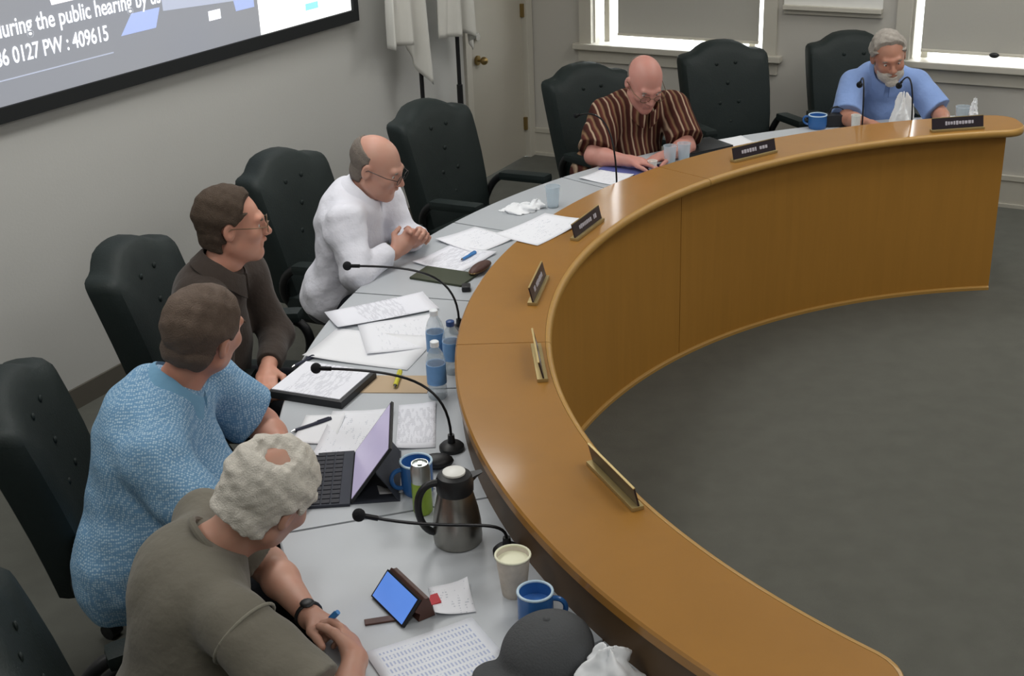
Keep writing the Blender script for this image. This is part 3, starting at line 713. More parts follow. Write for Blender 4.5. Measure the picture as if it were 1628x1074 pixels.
    if kind == 'crew':
        rg = [Vector(cc - base + cr_ * math.cos(2 * PI * i / 32) * .076 + cf * math.sin(2 * PI * i / 32) * .086 + nd * (.008 - .022 * math.sin(2 * PI * i / 32))) for i in range(33)]
        MB().tube(rg, .009, 8, False).build('neckband', g('cloth2', g('cloth')), shirt, True)
    else:
        prof = [(.070, .040, .0), (.073, .048, .0), (.080, .044, .0), (.102, -.006, .0), (.098, -.009, 0), (.078, .034, 0)]
        for i in range(N + 1):
            a = PI / 2 + .16 + (2 * PI - .32) * i / N; drop = max(0, math.sin(a)); pnt = max(0, math.sin(a)) ** 6
            for (rr, hh, _) in prof:
                low = hh < 0
                q = cc + cr_ * math.cos(a) * rr + cf * math.sin(a) * (rr + .008 + (.016 * pnt if low else 0)) + nd * (hh - .022 * drop - (.022 * pnt if low else 0))
                vs.append(Vector(q - base))
        m_ = len(prof)
        for i in range(N):
            for k in range(m_): fs.append((i * m_ + k, i * m_ + (k + 1) % m_, (i + 1) * m_ + (k + 1) % m_, (i + 1) * m_ + k))
        fs += [tuple(range(m_)), tuple(N * m_ + k for k in range(m_ - 1, -1, -1))]
        MB().add(vs, fs).build('collar', g('cloth2', g('cloth')), shirt, True)
    # trousers and shoes
    f3 = Field(np.minimum(hip, hip + FW * .5) - A3(.3, .3, .56), np.maximum(hip, hip + FW * .5) + A3(.3, .3, .2), .012)
    f3.ell(hip, A3(.165, .12, .10) * bulk, TA, .04); FWh = nrm(A3(FW[0], FW[1], 0)); RTh = nrm(A3(RT[0], RT[1], 0)); ks = []
    for sg in (-1, 1):
        kn = hip + RTh * .12 * sg + FWh * .40; kn[2] = .53; an = kn + FWh * .02; an[2] = .10
        f3.cone(hip + RTh * .085 * sg, kn, .088 * bulk, .064, .03); f3.cone(kn, an, .064, .05, .02); ks.append(an)
    V, Q = f3.mesh(); np_mesh('trousers', V, Q, g('legs', M['trouser']), body, base)
    for an in ks:
        o = an - base; q = Vector((o[0], o[1], 0)); fv = Vector(FWh)
        MB().ball(q + fv * .07 + ZV * .036, (.045, .13, .036), 12, 8, mat3(Vector(RTh), fv, ZV)).ball(q + ZV * .06, (.045, .05, .055), 12, 8, mat3(Vector(RTh), fv, ZV)).build('shoe', M['shoe'], body, True)
    # hair, beard, glasses
    for hp in g('hair', []):
        f4 = Field(C - .17, C + .17, .004); kd = hp['kind']; th = hp.get('t', .008); f4.F[:] = 1
        X = (f4.ax[0][:, None, None], f4.ax[1][None, :, None], f4.ax[2][None, None, :]); D = [X[i] - C[i] for i in range(3)]
        x, y, z = [(H[0, j] * D[0] + H[1, j] * D[1] + H[2, j] * D[2]) / hs for j in range(3)]
        def E(c, r_):
            q = [(x - c[0]) / r_[0], (y - c[1]) / r_[1], (z - c[2]) / r_[2]]; k0 = np.sqrt(q[0]**2 + q[1]**2 + q[2]**2); return (k0 - 1) * min(r_)
        if kd in ('full', 'fringe'):
            tt = th; d = E((0, -.019, .034), (.076 + tt, .097 + tt, .085 + tt)); nape = E((0, -.05, -.03), (.060 + tt, .05 + tt, .062 + tt)); d = np.minimum(d, nape)
            hl = hp.get('line', .066); yf = np.where(z > .055, hl - .35 * np.abs(x) + .12 * (z - .055), np.where(z > .012, hp.get('temple', .012) + (z - .012) * 1.15, np.where(z > -.045, -.03 + hp.get('burn', .03) * (np.abs(x) > .05), -.035)))
            d = np.maximum(d, y - yf); d = np.maximum(d, -.072 - z - .25 * (y + .06))
            d = np.maximum(d, -E((0, -.012 + .0, -.004), (.2, .024, .036)) * 1.0) if not hp.get('over_ear') else d
            if kd == 'fringe':
                b_ = hp.get('bald', .05); d = np.maximum(d, z - b_ - .5 * (-.02 - y) * (y < -.02)); d = np.maximum(d, y - hp.get('front', .02))
            if hp.get('spot'): sx_, sy_, sz_, sr_ = hp['spot']; d = d + .55 * np.clip(sr_ - np.sqrt((x - sx_)**2 + (y - sy_)**2 + (z - sz_)**2), 0, 1)
            d = d + hp.get('rough', .0015) * noise3([x, y, z], hp.get('freq', 160), 5)
        elif kd == 'beard':
            d = np.minimum(E((0, .036, -.062), (.066, .064, .062)), E((0, .07, -.098), (.034, .03, .032))); d = np.maximum(d, z + .038 - .45 * (np.abs(x) - .02) * (np.abs(x) > .02)); d = np.maximum(d, .0 - y)
            d = np.maximum(d, -E((0, .10, -.058), (.021, .03, .008))); d = d + .0016 * noise3([x, y, z], 150, 8)
        elif kd == 'brow':
            d = np.minimum(E((-.033, .0885, .0235), (.017, .0065, .0038)), E((.033, .0885, .0235), (.017, .0065, .0038)))
        f4.F = (d * hs).astype(np.float32); V, Q = f4.mesh(); np_mesh(hp.get('name', 'hair'), V, Q, hp['mat'], body, base)
    if g('glasses'):
        gm = g('glasses'); fr = MB()
        W = lambda *p: Vector(L(*p) - base)
        gl = None
        for sg in (-1, 1):
            ring = [W(.034 * sg + .024 * math.cos(2 * PI * i / 20), .108, .0 + .017 * math.sin(2 * PI * i / 20)) for i in range(21)]; fr.tube(ring, .0014 * hs, 6, False)
            fr.tube([W(.058 * sg, .107, .006), W(.078 * sg, .07, .008), W(.084 * sg, -.005, .010), W(.083 * sg, -.022, -.004)], .0016 * hs, 6)
        fr.tube([W(-.010, .109, .004), W(0, .113, .007), W(.010, .109, .004)], .0014 * hs, 6)
        go = fr.build('glasses', gm, body, True)
        for sg in (-1, 1):
            MB().add([W(.034 * sg + .0235 * math.cos(2 * PI * i / 16), .108, .0165 * math.sin(2 * PI * i / 16)) for i in range(16)] + [W(.034 * sg + .0235 * math.cos(2 * PI * i / 16), .1092, .0165 * math.sin(2 * PI * i / 16)) for i in range(16)],
                     [tuple(range(16)), tuple(range(31, 15, -1))] + [(i, (i + 1) % 16, 16 + (i + 1) % 16, 16 + i) for i in range(16)]).build('lens', M['lens'], go)
    return body, base, dict(L=L, C=C, H=H, T=T, FW=FW, RT=RT, arms=arms, shirt=shirt)
M['gold'] = mat('thin_metal_rim', (120, 100, 80), .35, .8)
M['rim'] = mat('dark_rim', (50, 40, 38), .4)
Hg = hairmat('white_grey_hair', (210, 205, 195), .22, 60); Hb = hairmat('brown_hair', (74, 62, 52), .3, 90); Hb2 = hairmat('grey_brown_hair', (98, 84, 74), .28, 60); Hs = hairmat('grey_stubble', (120, 112, 104), .25, 80); Hf = hairmat('silver_hair', (160, 154, 146), .3, 60); Bd = hairmat('white_beard', (196, 190, 180), .2, 70)
brow_d = dict(kind='brow', mat=Hb, name='eyebrows'); brow_g = dict(kind='brow', mat=Hs, name='eyebrows')
PEOPLE = {}
def fr(a): a = math.radians(a); return A3(-math.cos(a), -math.sin(a), 0), A3(-math.sin(a), math.cos(a), 0)   # facing in, right-hand side
# 1 man in the grey t-shirt
PEOPLE['gray'] = person(dict(label='man in grey t-shirt bent over his hands, short white hair with bald spot, nearest', head=(-.572, 2.585, 1.095), look=(.50, .70, -.52), roll=-22, hs=1.12, hip=(-.865, 2.44, .54), c7=(-.735, 2.535, .985), shR=(-.63, 2.335, .925), shL=(-.775, 2.735, .935), elR=(-.40, 2.16, .775), elL=(-.64, 2.775, .78), wrR=(-.385, 2.39, .77), wrL=(-.505, 2.555, .77),
   handR=((-.30, .85, .12), (-.85, -.35, -.4), 1, .95), handL=((.75, -.55, -.05), (-.3, -.3, -.9), -1, .5), belly=.03, bulk=1.1, sleeve=.72, sleeve_r=.014, skin=skin('skin_ruddy', (205, 158, 138)), cloth=cloth('grey_jersey', (116, 112, 101)), seam=cloth('grey_seam', (134, 131, 118)), shirt_label='grey crew-neck t-shirt', collar='crew', seed=3, folds=.0035, h=.004,
   hair=[dict(kind='full', t=.014, mat=Hg, rough=.0022, freq=150, line=.058, burn=.03, spot=(0.01, -.058, .092, .052)), brow_g]))
# 2 man in the blue patterned polo, seen from behind
PEOPLE['blue'] = person(dict(label='man in light blue patterned polo seen from behind, brown hair, head turned away', head=(-.852, 3.305, 1.205), look=(.50, .80, -.10), roll=-18, hs=1.14, hip=(-1.10, 3.14, .55), c7=(-.985, 3.27, 1.045), shR=(-.965, 3.035, .955), shL=(-.905, 3.45, .985), elR=(-.775, 2.915, .76), elL=(-.775, 3.53, .79), wrR=(-.66, 3.08, .765), wrL=(-.665, 3.30, .785),
   handR=((.1, .9, 0), (0, 0, -1), -1, .6), handL=((.1, -.9, 0), (0, 0, -1), 1, .6), belly=.06, bulk=1.24, shirt_extra=.012, sleeve=.74, sleeve_r=.012, skin=skin('skin_tan', (206, 150, 128)), cloth=cloth_pattern('blue_pattern_knit', 'dots', None, ((172, 198, 216), (110, 150, 184)), 150), cloth2=cloth('teal_collar', (112, 156, 186)), shirt_label='light blue polo shirt with small white pattern', collar='fold', seed=8, folds=.005,
   hair=[dict(kind='full', t=.010, mat=Hb2, rough=.0022, freq=90, line=.06, burn=.03), brow_d]))
# 3 man in the dark brown shirt, profile
PEOPLE['brown'] = person(dict(label='young man in dark brown shirt with thin glasses, seen in profile', head=(-.945, 4.245, 1.20), look=(.96, .20, -.07), roll=0, hs=1.09, hip=(-1.12, 4.24, .55), c7=(-1.035, 4.215, 1.045), shR=(-1.0, 4.01, .97), shL=(-.96, 4.42, .97), elR=(-.99, 3.93, .73), elL=(-.86, 4.34, .735), wrR=(-.875, 3.90, .70), wrL=(-.855, 4.09, .715),
   handR=((.35, .7, 0), (0, 0, -1), -1, .8), handL=((.1, -.9, 0), (0, 0, -1), 1, .8), bulk=1.0, sleeve=1.82, sleeve_r=.004, skin=skin('skin_fair', (214, 158, 136)), cloth=cloth('dark_brown_cotton', (66, 58, 53)), shirt_label='dark brown button shirt', collar='fold', seed=5, folds=.0035,
   hair=[dict(kind='full', t=.011, mat=Hb, rough=.0016, freq=110, line=.052, temple=.0, burn=.028), brow_d], glasses=M['gold']))
# 4 bald man in the white shirt
PEOPLE['white'] = person(dict(label='bald man in white dress shirt with glasses, hands clasped on the worktop', head=(-.525, 5.16, 1.12), look=(.86, -.26, -.36), roll=-3, hs=1.08, hip=(-.755, 5.20, .54), c7=(-.635, 5.195, 1.0), shR=(-.66, 5.0, .94), shL=(-.545, 5.37, .94), elR=(-.62, 4.90, .75), elL=(-.435, 5.285, .77), wrR=(-.47, 5.045, .785), wrL=(-.40, 5.13, .80),
   handR=((.62, .38, .45), (-.25, .9, -.2), 1, 1.15), handL=((.5, -.45, .5), (-.1, -.9, -.2), -1, 1.15), bulk=1.06, sleeve=1.86, sleeve_r=.01, skin=skin('skin_bald', (208, 160, 142)), cloth=cloth('white_poplin', (226, 227, 236), .04, .45), shirt_label='white dress shirt', collar='fold', seed=11, folds=.007,
   hair=[dict(kind='fringe', t=.003, mat=Hs, rough=.0008, bald=.055, front=-.012), brow_g], glasses=M['rim']))
# 5 bald man in the striped shirt
PEOPLE['striped'] = person(dict(label='bald man in brown and cream striped shirt looking down', head=(.73, 6.555, 1.10), look=(.22, -.80, -.50), roll=2, hs=1.12, hip=(.56, 6.86, .54), c7=(.715, 6.645, .99), shR=(.535, 6.60, .93), shL=(.90, 6.71, .93), elR=(.455, 6.42, .765), elL=(.945, 6.53, .765), wrR=(.625, 6.275, .775), wrL=(.83, 6.36, .775),
   handR=((.8, -.25, -.05), (0, 0, -1), -1, .5), handL=((-.75, -.45, -.05), (0, 0, -1), 1, .5), bulk=1.14, belly=.05, sleeve=.86, sleeve_r=.02, skin=skin('skin_pink', (214, 156, 144)), cloth=cloth_pattern('striped_cotton', 'stripe', (.96, .25, .05), ((0, (62, 34, 30)), (.3, (78, 44, 38)), (.42, (196, 172, 146)), (.52, (70, 40, 34)), (.72, (96, 52, 46)), (.85, (140, 112, 84)), (1.0, (62, 34, 30))), 17), shirt_label='dark brown shirt with cream stripes', collar='fold', seed=13, folds=.004, h=.005,
   hair=[dict(kind='fringe', t=.002, mat=Hs, rough=.0005, bald=.03, front=-.02), brow_g], glasses=M['gold']))
# 6 bearded man in the light blue shirt
PEOPLE['far'] = person(dict(label='grey-haired man with white beard in light blue shirt, farthest seat', head=(2.105, 7.0, 1.085), look=(-.04, -.93, -.26), roll=-8, hs=1.08, hip=(2.14, 7.38, .54), c7=(2.125, 7.135, .985), shR=(1.95, 7.13, .915), shL=(2.305, 7.12, .905), elR=(1.885, 6.95, .77), elL=(2.40, 6.96, .77), wrR=(1.97, 6.76, .775), wrL=(2.36, 6.76, .775),
   handR=((.5, -.75, -.05), (0, 0, -1), -1, .5), handL=((.25, -.9, 0), (0, 0, -1), 1, .5), bulk=1.0, belly=.03, sleeve=.9, sleeve_r=.016, skin=skin('skin_weathered', (190, 138, 116)), cloth=cloth('light_blue_chambray', (132, 158, 208), .06), shirt_label='light blue short-sleeved shirt', collar='fold', seed=17, folds=.004, h=.005,
   hair=[dict(kind='full', t=.014, mat=Hf, rough=.003, freq=100, line=.048, temple=.0, burn=.02), dict(kind='beard', mat=Bd, name='beard'), brow_g]))
# ------------------------------------------------------------------ things on the ledge and worktop
def paper_mat(name, rgb, ink, cols=0, lines=42, dens=.5, sx_=.216, sy_=.279):
    m_, n, l, b = newmat(name); b.inputs['Roughness'].default_value = .85; tc = n.new('ShaderNodeTexCoord'); sp = n.new('ShaderNodeSeparateXYZ'); l.new(tc.outputs['Object'], sp.inputs[0])
    def math_(op, a, b_=None):
        q = n.new('ShaderNodeMath'); q.operation = op
        for i, v in enumerate((a, b_)):
            if v is None: continue
            if isinstance(v, (int, float)): q.inputs[i].default_value = v
            else: l.new(v, q.inputs[i])
        return q.outputs[0]
    fy = math_('FRACT', math_('MULTIPLY', sp.outputs['Y'], lines / sy_)); row = math_('LESS_THAN', fy, .45)
    mp = n.new('ShaderNodeMapping'); mp.inputs['Scale'].default_value = (90, 20, 1); l.new(tc.outputs['Object'], mp.inputs['Vector'])
    nz = n.new('ShaderNodeTexNoise'); nz.inputs['Scale'].default_value = 1.0; l.new(mp.outputs['Vector'], nz.inputs['Vector']); word = math_('GREATER_THAN', nz.outputs['Fac'], 1 - dens)
    inx = math_('LESS_THAN', math_('ABSOLUTE', sp.outputs['X']), sx_ * .41); iny = math_('LESS_THAN', math_('ABSOLUTE', sp.outputs['Y']), sy_ * .42)
    k = math_('MULTIPLY', math_('MULTIPLY', row, word), math_('MULTIPLY', inx, iny))
    if cols:
        fx = math_('FRACT', math_('MULTIPLY', sp.outputs['X'], cols / sx_)); k = math_('MULTIPLY', k, math_('LESS_THAN', fx, .62))
    mx = n.new('ShaderNodeMix'); mx.data_type = 'RGBA'; mx.inputs['A'].default_value = (*lin(rgb), 1); mx.inputs['B'].default_value = (*lin(ink), 1)
    l.new(k, mx.inputs['Factor']); l.new(mx.outputs['Result'], b.inputs['Base Color']); return m_
M['paper'] = paper_mat('printed_sheet', (232, 234, 242), (192, 194, 204)); M['paper2'] = paper_mat('sparse_sheet', (234, 236, 242), (198, 202, 212), dens=.4, lines=26)
M['table'] = paper_mat('tabular_sheet', (228, 232, 240), (180, 190, 218), cols=9, lines=30, dens=.62)
M['plain'] = mat('blank_paper', (232, 234, 238), .85)
PAPN = [0]
def sheet(label, x, y, ang, w=.216, h=.279, z=HD + .0008, mt='paper', curl=.004, tilt=0.0, seedv=None):
    """one sheet with a slight curl, its short edge along ang"""
    PAPN[0] += 1; rr = random.Random(PAPN[0]); nu, nv = 8, 10; vs = []; fs = []
    c1, c2 = rr.uniform(.2, 1) * curl, rr.uniform(.2, 1) * curl
    for j in range(nv + 1):
        for i in range(nu + 1):
            u, v = i / nu - .5, j / nv - .5
            vs.append((u * w, v * h, .0003 + c1 * (2 * abs(u + v)) ** 3 * .5 + c2 * (2 * abs(v)) ** 4 * .4))
    for j in range(nv):
        for i in range(nu): a = j * (nu + 1) + i; fs.append((a, a + 1, a + nu + 2, a + nu + 1))
    o = mesh_obj('paper_sheet', vs, fs, M[mt], None, True); o.location = (x, y, z); o.rotation_euler = (tilt, 0, math.radians(ang))
    sm = o.modifiers.new('thick', 'SOLIDIFY'); sm.thickness = .0006; sm.offset = 1
    tag(o, label, 'paper', 'papers on the worktop'); return o
sheet('sheet with columns of figures in front of the man in grey t-shirt', -.20, 2.43, -63, mt='table')
sheet('small white receipt with red mark beside the phone', -.175, 2.665, 10, .10, .13, mt='paper2')
MB().prism([(0, 0), (.035, .012), (.03, .05), (.012, .045)], 0, .004).build('red_tag', mat('red_card', (190, 40, 52), .5), bpy.data.objects['paper_sheet.001']).location = (-.062, -.02, .002)
sheet('upper of the two large overlapping sheets by the brown-shirted man', -.49, 4.545, 23, .40, .18, HD + .006, 'paper')
sheet('tilted sheet over the edge of a lower page, left of the bottles', -.40, 4.315, 12, .29, .29, HD + .0035, 'paper2')
sheet('lower page half hidden under overlapping sheets, in front of brown shirt', -.505, 4.205, -20, .40, .27, HD + .001, 'plain')
sheet('white sheet behind the open tablet, under its screen edge', -.50, 3.56, -5, .20, .31, HD + .001, 'paper2')
sheet('narrow note sheet between tablet and gooseneck microphone base', -.31, 3.60, 2, .12, .30, HD + .001, 'paper')
sheet('white page under the blue mug behind the green can', -.335, 3.29, 12, .16, .20, HD + .001, 'plain')
sheet('sheet with blue pen in front of the white-shirted man', -.225, 5.095, -36, .24, .27, HD + .001, 'paper')
sheet('sheet lying beyond the blue pen, nearer the empty chair', -.14, 5.315, -46, .26, .24, HD + .002, 'paper2')
sheet('big bright sheet lying across the back edge of the ledge', .138, 5.0, -38, .212, .345, HL + .001, 'paper2', .006)
sheet('sheet under the black pen beside the blue polo man', -.615, 3.60, -6, .13, .19, HD + .001, 'plain')
sheet('sheet by the forearm of the striped-shirt man', .50, 6.165, -40, .20, .19, HD + .001, 'paper2')
sheet('page on the worktop before the tufted empty chair', 1.21, 6.70, 22, .22, .16, HD + .001, 'plain')
sheet('page half hidden behind white tissue, before the bearded man', 2.27, 6.80, 5, .20, .16, HD + .012, 'paper2')
# the large bright sheet rests on a slim folder so that it clears the ledge
# folder, clipboard, pens
def box_thing(name, label, cat, x, y, z, ang, dims, mt, bev=.003, group=None):
    o = MB().box((0, 0, dims[2] / 2), dims, None, bev).build(name, mt, None, True); o.location = (x, y, z); o.rotation_euler = (0, 0, math.radians(ang)); return tag(o, label, cat, group)
M['binder'] = mat('black_binder', (30, 32, 36), .5, var=.05); M['kraft'] = mat('kraft_folder', (186, 164, 136), .8); M['yellow'] = mat('yellow_marker', (206, 200, 60), .5); M['navy'] = mat('navy_pen', (40, 44, 62), .4); M['green'] = mat('dark_green_folder', (62, 68, 52), .6); M['leatherb'] = mat('brown_leather', (82, 54, 46), .5, var=.15, scale=30); M['bluef'] = mat('blue_folder', (92, 100, 160), .6); M['bluepen'] = mat('blue_pen', (60, 130, 196), .4)
r_ = empty('document_binder', (-.637, 3.902, HD)); r_.rotation_euler = (0, 0, math.radians(-23))
MB().box((0, 0, .013), (.275, .245, .026), None, .004).build('cover', M['binder'], r_, True)
MB().box((-.004, .004, .0275), (.255, .225, .003)).build('page_stack', M['paper'], r_)
tag(r_, 'black binder with a white page on top under the middle microphone', 'binder')
def pen(label, a, b, mt, rad=.0055, z=HD):
    a, b = Vector((*a, 0)), Vector((*b, 0)); L = (b - a).length; r_ = empty('pen', (*((a + b) / 2)[:2], z + rad + .0008)); r_.rotation_euler = (0, 0, math.atan2((b - a).y, (b - a).x))
    MB().tube([(-L / 2 + .012, 0, 0), (L * .1, 0, 0)], rad, 10).build('barrel', mt, r_, True)
    MB().tube([(L * .1, 0, 0), (L / 2, 0, 0)], rad * 1.15, 10).box((L * .3, 0, rad * 1.3), (L * .3, .003, .002)).build('pen_cap', mt, r_, True)
    MB().tube([(-L / 2, 0, 0), (-L / 2 + .012, 0, 0)], [.001, rad * .9], 8).build('tip', M['chrome'], r_, True)
    tag(r_, label, 'pen'); return r_
pen('black pen on loose papers beside the blue polo man', (-.70, 3.585), (-.585, 3.665), M['navy'])
pen('dark pen at the corner of the black binder', (-.765, 4.065), (-.70, 4.15), M['navy'])
pen('blue pen lying on a sheet before the white-shirted man', (-.20, 5.05), (-.14, 5.14), M['bluepen'], .006, HD + .003)
pen('yellow highlighter on the brown folder', (-.395, 3.86), (-.385, 3.98), M['yellow'], .008, HD + .003)
box_thing('paper_folder', 'pale brown folder under the yellow highlighter', 'folder', -.40, 3.905, HD, -6, (.24, .13, .003), M['kraft'], 0)
box_thing('paper_folder', 'dark green folder poking out below the white-shirted man\'s papers', 'folder', -.265, 4.885, HD, -28, (.24, .14, .010), M['green'])
box_thing('paper_folder', 'blue folder under the striped-shirt man\'s hands', 'folder', .655, 6.30, HD, -38, (.30, .22, .006), M['bluef'])
r_ = empty('glasses_case', (-.118, 4.93, HD)); r_.rotation_euler = (0, 0, math.radians(62))
MB().ball((0, 0, .019), (.078, .03, .019), 16, 10).build('shell', M['leatherb'], r_, True); MB().tube([(.078 * math.cos(2 * PI * i / 24) * 1.005, .03 * math.sin(2 * PI * i / 24) * 1.01, .019) for i in range(25)], .0015, 6, False).build('seam', M['brass'], r_, True)
tag(r_, 'brown leather spectacle case against the ledge riser', 'case')
r_ = empty('key_fob', (-.172, 4.735, HD)); MB().box((0, 0, .011), (.035, .05, .022), None, .008).build('fob_body', M['black'], r_, True); MB().tube([(.014 * math.cos(2 * PI * i / 16), .036 + .014 * math.sin(2 * PI * i / 16), .004) for i in range(17)], .0018, 6, False).build('ring', M['chrome'], r_, True)
tag(r_, 'small black key fob beside the ledge near the brown case', 'key fob')
# tablet with keyboard folio
r_ = empty('tablet_computer', (-.480, 3.285, HD)); r_.rotation_euler = (0, 0, math.radians(3)); M['keys'] = mat('keyboard_fabric', (52, 56, 66), .7, var=.1); M['keycap'] = mat('keycap', (36, 38, 46), .6)
M['tabscr'] = mat('tablet_display', (170, 164, 190), .25, emit=(176, 166, 200), es=.42, var=.06, scale=14)
kb = MB().box((-.085, 0, .005), (.17, .31, .010), None, .003).build('keyboard', M['keys'], r_, True)
for i in range(5):
    for j in range(12):
        MB().box((-.15 + i * .027, -.138 + j * .025, .0115), (.022, .020, .003)).build('key', M['keycap'], kb)
tl = math.radians(53); Rt_ = Matrix.Rotation(-(PI / 2 - tl), 3, 'Y').inverted()
def tp(u, v, w_): return Vector((.0 + v * math.cos(tl) + w_ * math.sin(tl), u, .008 + v * math.sin(tl) - w_ * math.cos(tl)))
def tslab(name, u0, u1, v0, v1, w0, w1, mt): 
    vs = [tp(u, v, w_) for u in (u0, u1) for v in (v0, v1) for w_ in (w0, w1)]
    return MB().add(vs, [(0, 1, 3, 2), (4, 6, 7, 5), (0, 4, 5, 1), (2, 3, 7, 6), (0, 2, 6, 4), (1, 5, 7, 3)]).build(name, mt, r_)
tslab('tablet_body', -.145, .145, 0, .205, 0, .008, M['black']); tslab('display', -.138, .138, .008, .197, -.0012, .0006, M['tabscr'])
vs = [tp(-.145, .11, .009), tp(.145, .11, .009), tp(-.145, .11, .012), tp(.145, .11, .012)]
bx = Vector((.125, 0, .002))
MB().add([tp(-.145, .12, .009), tp(.145, .12, .009), Vector((.135, .145, .0)), Vector((.135, -.145, .0)), tp(-.145, .115, .013), tp(.145, .115, .013), Vector((.139, .145, .0)), Vector((.139, -.145, .0))], [(0, 1, 2, 3), (7, 6, 5, 4), (0, 4, 5, 1), (1, 5, 6, 2), (2, 6, 7, 3), (3, 7, 4, 0)]).build('folio_stand', M['keys'], r_)
MB().box((.07, 0, .002), (.14, .29, .004)).build('folio_base', M['keys'], r_)
tag(r_, 'tablet with dark keyboard folio and glowing lilac screen beside the carafe', 'tablet')
# dark laptop by the striped shirt
r_ = empty('laptop', (1.02, 6.60, HD)); r_.rotation_euler = (0, 0, math.radians(28)); MB().box((0, 0, .008), (.30, .21, .016), None, .004).build('base', M['binder'], r_, True); MB().box((0, .002, .0195), (.296, .206, .006), None, .002).build('lid', M['black'], r_, True); tag(r_, 'closed black laptop right of the striped-shirt man', 'laptop')
# gooseneck microphones
def mic(label, base, head, rise=.20, foam=.017):
    b = Vector(base); h = Vector(head); r_ = empty('gooseneck_microphone', b); o = h - b; out = Vector((o.x, o.y, 0))
    MB().lathe([(.038, 0), (.038, .012), (.03, .02), (.012, .024), (.010, .05), (.001, .05)], 20).build('base', M['black'], r_, True)
    tip = o - out.normalized() * .03 + ZV * .004
    pts = bez((0, 0, .045), (0, 0, o.z + rise * .3), (out.x * .35, out.y * .35, o.z + rise * .45), tip, 18)
    MB().tube(pts, .0042, 8).build('gooseneck', M['blackm'], r_, True)
    d = (pts[-1] - pts[-2]).normalized(); MB().tube([tip - d * .02, tip + d * .022], .007, 10).build('capsule', M['blackm'], r_, True)
    MB().ball(tip + d * .03, foam, 14, 9).build('windscreen', M['foam'], r_, True)
    tag(r_, label, 'microphone', 'gooseneck microphones'); return r_
mic('gooseneck microphone arching across the steel carafe, nearest', (-.035, 2.862, HD), (-.40, 2.765, .905), -.2)
mic('gooseneck microphone reaching over the black binder', (-.195, 3.44, HD), (-.60, 3.575, .95), .05)
mic('gooseneck microphone in front of the white shirt and brown shirt men', (-.19, 4.33, HD), (-.595, 4.47, .945), .05)
mic('thin upright gooseneck microphone left of the striped-shirt man', (.52, 5.83, HD), (.36, 6.28, 1.02), .22, .012)
mic('left of the two gooseneck microphones before the bearded man', (1.845, 6.50, HD), (1.90, 6.80, 1.0), .25)
mic('right of the two gooseneck microphones before the bearded man', (2.10, 6.50, HD), (2.095, 6.755, 1.0), .25)
# drink ware
M['mugb'] = mat('blue_glaze', (52, 104, 168), .25, var=.04); M['mugrim'] = mat('worn_rim_glaze', (190, 214, 230), .3); M['mugin'] = mat('inner_blue', (70, 120, 190), .3); M['coffee'] = mat('coffee', (60, 38, 22), .1)
def mug(label, x, y, z, ang, r=.043, h=.095, cat='mug'):
    r_ = empty('mug', (x, y, z)); r_.rotation_euler = (0, 0, math.radians(ang))
    MB().lathe([(r * .86, 0), (r * .95, .006), (r, .02), (r, h - .003), (r * .96, h - .002), (r * .93, h - .01), (r * .92, .012), (.001, .010)], 28).build('body', M['mugb'], r_, True)
    MB().tube([(r * .965 * math.cos(2 * PI * i / 28), r * .965 * math.sin(2 * PI * i / 28), h - .002) for i in range(29)], .0035, 8, False).build('rim', M['mugrim'], r_, True)
    MB().lathe([(r * .925, h * .62), (r * .925, h * .63), (.001, h * .63)], 24).build('liquid', M['mugin'], r_, True)
    MB().tube(bez((r * .97, 0, h * .80), (r + .042, 0, h * .86), (r + .036, 0, h * .2), (r * .97, 0, h * .22), 14), .0065, 8).build('handle', M['mugb'], r_, True)
    tag(r_, label, cat, 'blue mugs'); return r_
mug('blue mug with pale rim beside the paper cup, nearest the ledge', .03, 2.555, HD, -8)
mug('blue mug half hidden behind the green can', -.285, 3.20, HD, 200, .046, .10)
mug('small blue mug at far left of the bearded man', 1.72, 6.93, HD, 150, .05, .075)
M['pcup'] = mat('paper_cup', (206, 198, 186), .7, var=.25, scale=45); M['cupin'] = mat('cup_inside', (232, 232, 206), .6)
r_ = empty('paper_cup', (-.02, 2.685, HD)); MB().lathe([(.030, 0), (.031, .004), (.043, .112), (.041, .112), (.029, .012), (.001, .010)], 28).build('cup_wall', M['pcup'], r_, True)
MB().tube([(.043 * math.cos(2 * PI * i / 28), .043 * math.sin(2 * PI * i / 28), .112) for i in range(29)], .003, 8, False).build('rolled_rim', M['cupin'], r_, True)
MB().lathe([(.0395, .096), (.0395, .098), (.001, .098)], 24).build('froth', M['cupin'], r_, True); tag(r_, 'paper coffee cup with cream inside, between carafe and blue mug', 'cup')
# steel carafe
r_ = empty('thermal_carafe', (-.165, 2.935, HD)); r_.rotation_euler = (0, 0, math.radians(196))
MB().lathe([(.058, 0), (.064, .004), (.0655, .02), (.064, .06), (.058, .10), (.050, .135), (.046, .152), (.001, .152)], 36).build('body', M['steel'], r_, True)
MB().lathe([(.046, .150), (.049, .156), (.050, .185), (.044, .200), (.03, .206), (.001, .206)], 32).build('lid', M['black'], r_, True)
MB().add([(-.03, -.02, .19), (-.03, .02, .19), (-.075, .008, .197), (-.075, -.008, .197), (-.03, -.018, .165), (-.03, .018, .165), (-.06, 0, .18)], [(0, 1, 2, 3), (0, 3, 6, 4), (1, 5, 6, 2), (2, 6, 3), (0, 4, 5, 1), (4, 6, 5)]).build('spout', M['black'], r_)
MB().lathe([(.03, .206), (.03, .211), (.024, .214), (.001, .214)], 24).build('lid_button', M['white'], r_, True)
MB().tube(bez((.046, 0, .185), (.12, 0, .20), (.115, 0, .06), (.063, 0, .04), 16), .010, 10).build('handle', M['black'], r_, True)
